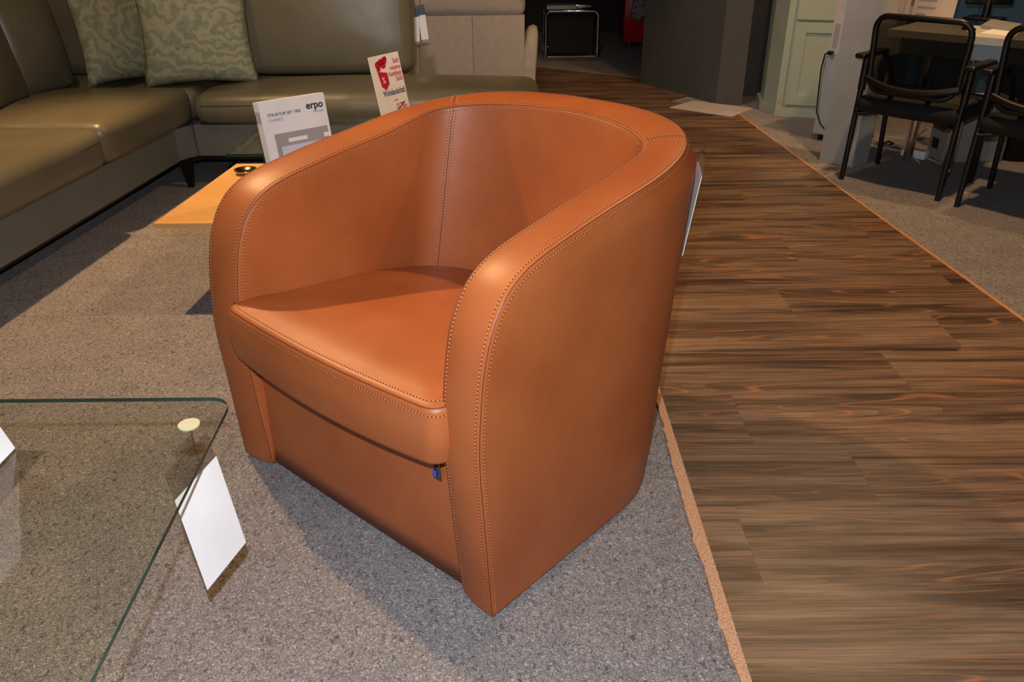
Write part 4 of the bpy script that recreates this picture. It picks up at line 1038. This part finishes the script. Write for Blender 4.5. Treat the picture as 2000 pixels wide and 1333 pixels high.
# monitor, keyboard, papers
mp = G(1900, 46, DZ)+db*.16
mn = thing('monitor', 'black computer monitor on the desk right of the notice board', 'monitor', (mp.x, mp.y, DZ))
MB().box((mp.x, mp.y, DZ+.008), (.16, .12, .014), rz=math.atan2(dd2.y, dd2.x), r=.004, n=2).build('foot', 'black', mn)
MB().tube([(mp.x, mp.y, DZ+.014), (mp.x, mp.y, DZ+.12)], .018, 12).build('stand', 'black', mn)
MB().box((mp.x, mp.y, DZ+.22), (.20, .03, .30), rz=math.atan2(dd2.y, dd2.x)+.5, r=.006, n=2).build('screen', 'black_gloss', mn)
kb = [G(*q_, DZ+.012) for q_ in ((1916, 50), (1985, 58), (1996, 47), (1936, 38))]
tag(MB().prism([(v_.x, v_.y) for v_ in kb], DZ+.001, DZ+.014).build('keyboard', 'greyplastic'), 'grey keyboard lying on the white desk', 'keyboard')
pa = [G(*q_, DZ+.003) for q_ in ((1915, 64), (1975, 71), (1990, 62), (1940, 56))]
tag(MB().prism([(v_.x, v_.y) for v_ in pa], DZ+.0005, DZ+.003).build('paper', 'white'), 'white printed sheet lying on the desk before the keyboard', 'paper')
pn = [G(1880, 55, DZ+.006), G(1905, 58, DZ+.006)]
tag(MB().tube([pn[0], pn[1]], .006, 8).build('pen', 'black'), 'black pen on the desk edge above the left office chair', 'pen')
# under the desk
pc0 = G(1838, 318); 
pcx = thing('computer', 'grey computer case with its rear side out under the desk', 'computer', (pc0.x, pc0.y, 0))
pA, pB = G(1805, 300), G(1838, 318); pe = (pB-pA).normalized(); pbk = Vector((-pe.y, pe.x, 0))
MB().prism([(v_.x, v_.y) for v_ in (pB-pe*.15, pB, pB+pbk*.3, pB-pe*.15+pbk*.3)], .002, .30).build('case', 'greyplastic', pcx)
m_ = MB()
for r_ in range(9):
    q_ = pB-pe*.13-pbk*.001+Vector((0, 0, .14+r_*.014)); m_.slab(q_, q_+pe*.10, q_+pe*.10+Vector((0, 0, .006)), q_+Vector((0, 0, .006)), .001)
m_.build('vent', 'black', pcx); m_ = MB()
q_ = pB-pe*.12-pbk*.001+Vector((0, 0, .05)); m_.slab(q_, q_+pe*.06, q_+pe*.06+Vector((0, 0, .05)), q_+Vector((0, 0, .05)), .001)
m_.build('power_socket', 'black', pcx)
s0_, s1_ = G(1762, 303), G(1808, 313); se = (s1_-s0_).normalized()
psx = thing('power_strip', 'white power strip on the carpet under the desk', 'power strip', ((s0_.x+s1_.x)/2, (s0_.y+s1_.y)/2, 0))
MB().box(((s0_.x+s1_.x)/2, (s0_.y+s1_.y)/2, .022), ((s1_-s0_).length, .045, .040), rz=math.atan2(se.y, se.x), r=.005, n=2).build('body', 'white', psx)
m_ = MB()
for k_ in (.25, .5, .75):
    q_ = s0_+(s1_-s0_)*k_; m_.tube([(q_.x, q_.y, .0425), (q_.x, q_.y, .0435)], .015, 16)
m_.build('socket', 'greyplastic', psx)
for nm_, mt_, pts_, lb in (('cable', 'cable', [(1722, 300, .003), (1730, 288, .02), (1750, 284, .05), (1770, 292, .06), (1785, 308, .02), (1796, 318, .006)], 'pale cable looping over the white power strip'),
                          ('cable', 'cable', [(1776, 298, .05), (1778, 285, .12), (1790, 268, .2), (1812, 250, .28)], 'pale cable rising from the power strip to the computer'),
                          ('cable', 'black', [(1725, 280, .02), (1735, 276, .03), (1745, 280, .02), (1738, 284, .006)], 'black cable loop lying left of the power strip'),
                          ('cable', 'cable', [(1812, 310, .01), (1825, 315, .006), (1836, 320, .005)], 'short white cable between power strip and computer')):
    tag(MB().tube([G(x, y, z)+Vector((0, 0, 0)) for x, y, z in pts_], .0045, 7).build(nm_, mt_), lb, 'cable')
bq = G(1990, 314)
bn = thing('waste_bin', 'black round waste bin under the desk between the office chairs', 'bin', (bq.x, bq.y, 0))
rows_ = [[(bq.x+r_*math.cos(2*PI*k_/28), bq.y+.08+r_*math.sin(2*PI*k_/28), z_) for k_ in range(28)] for r_, z_ in ((.001, .002), (.105, .002), (.125, .24), (.128, .245), (.12, .245), (.10, .012), (.001, .012))]
MB().grid(rows_, closev=True).build('bucket', 'black', bn)
# storage unit legs and amber edge seen between the chairs
am = G(1893, 285); tag(MB().prism([(am.x, am.y), (am.x+.06, am.y-.02), (am.x+.07, am.y+.08), (am.x+.01, am.y+.1)], 0, .16).build('floor_box', 'amber'), 'small amber wooden box with a blue lid below the desk', 'box')
# blue kitchen fronts on the right
bx0, bx1 = G(1880, 232), G(2140, 262)
be = (bx1-bx0).normalized(); bb = Vector((-be.y, be.x, 0))
bc = thing('blue_cabinet', 'petrol blue cabinet row behind the desk at the right', 'cabinet', ((bx0.x+bx1.x)/2, (bx0.y+bx1.y)/2+.2, 0))
X0 = bx0-be*.5
MB().prism([(v_.x, v_.y) for v_ in (X0, bx1, bx1+bb*.5, X0+bb*.5)], .05, 1.25).build('body', 'blue_paint', bc)
MB().prism([(v_.x, v_.y) for v_ in (X0+bb*.04, bx1+bb*.04, bx1+bb*.45, X0+bb*.45)], 0, .049).build('plinth', 'black', bc)
LL = (bx1-X0).length; k_ = 0
while k_*.45+.44 < LL:
    q_ = X0+be*(.45*k_+.005)-bb*.001
    m_ = MB(); m_.slab(q_+Vector((0, 0, .06)), q_+be*.44+Vector((0, 0, .06)), q_+be*.44+Vector((0, 0, .66)), q_+Vector((0, 0, .66)), .016); m_.build('door', 'blue_paint', bc)
    m_ = MB(); m_.slab(q_+Vector((0, 0, .67)), q_+be*.44+Vector((0, 0, .67)), q_+be*.44+Vector((0, 0, 1.24)), q_+Vector((0, 0, 1.24)), .016); m_.build('door', 'blue_paint', bc)
    k_ += 1
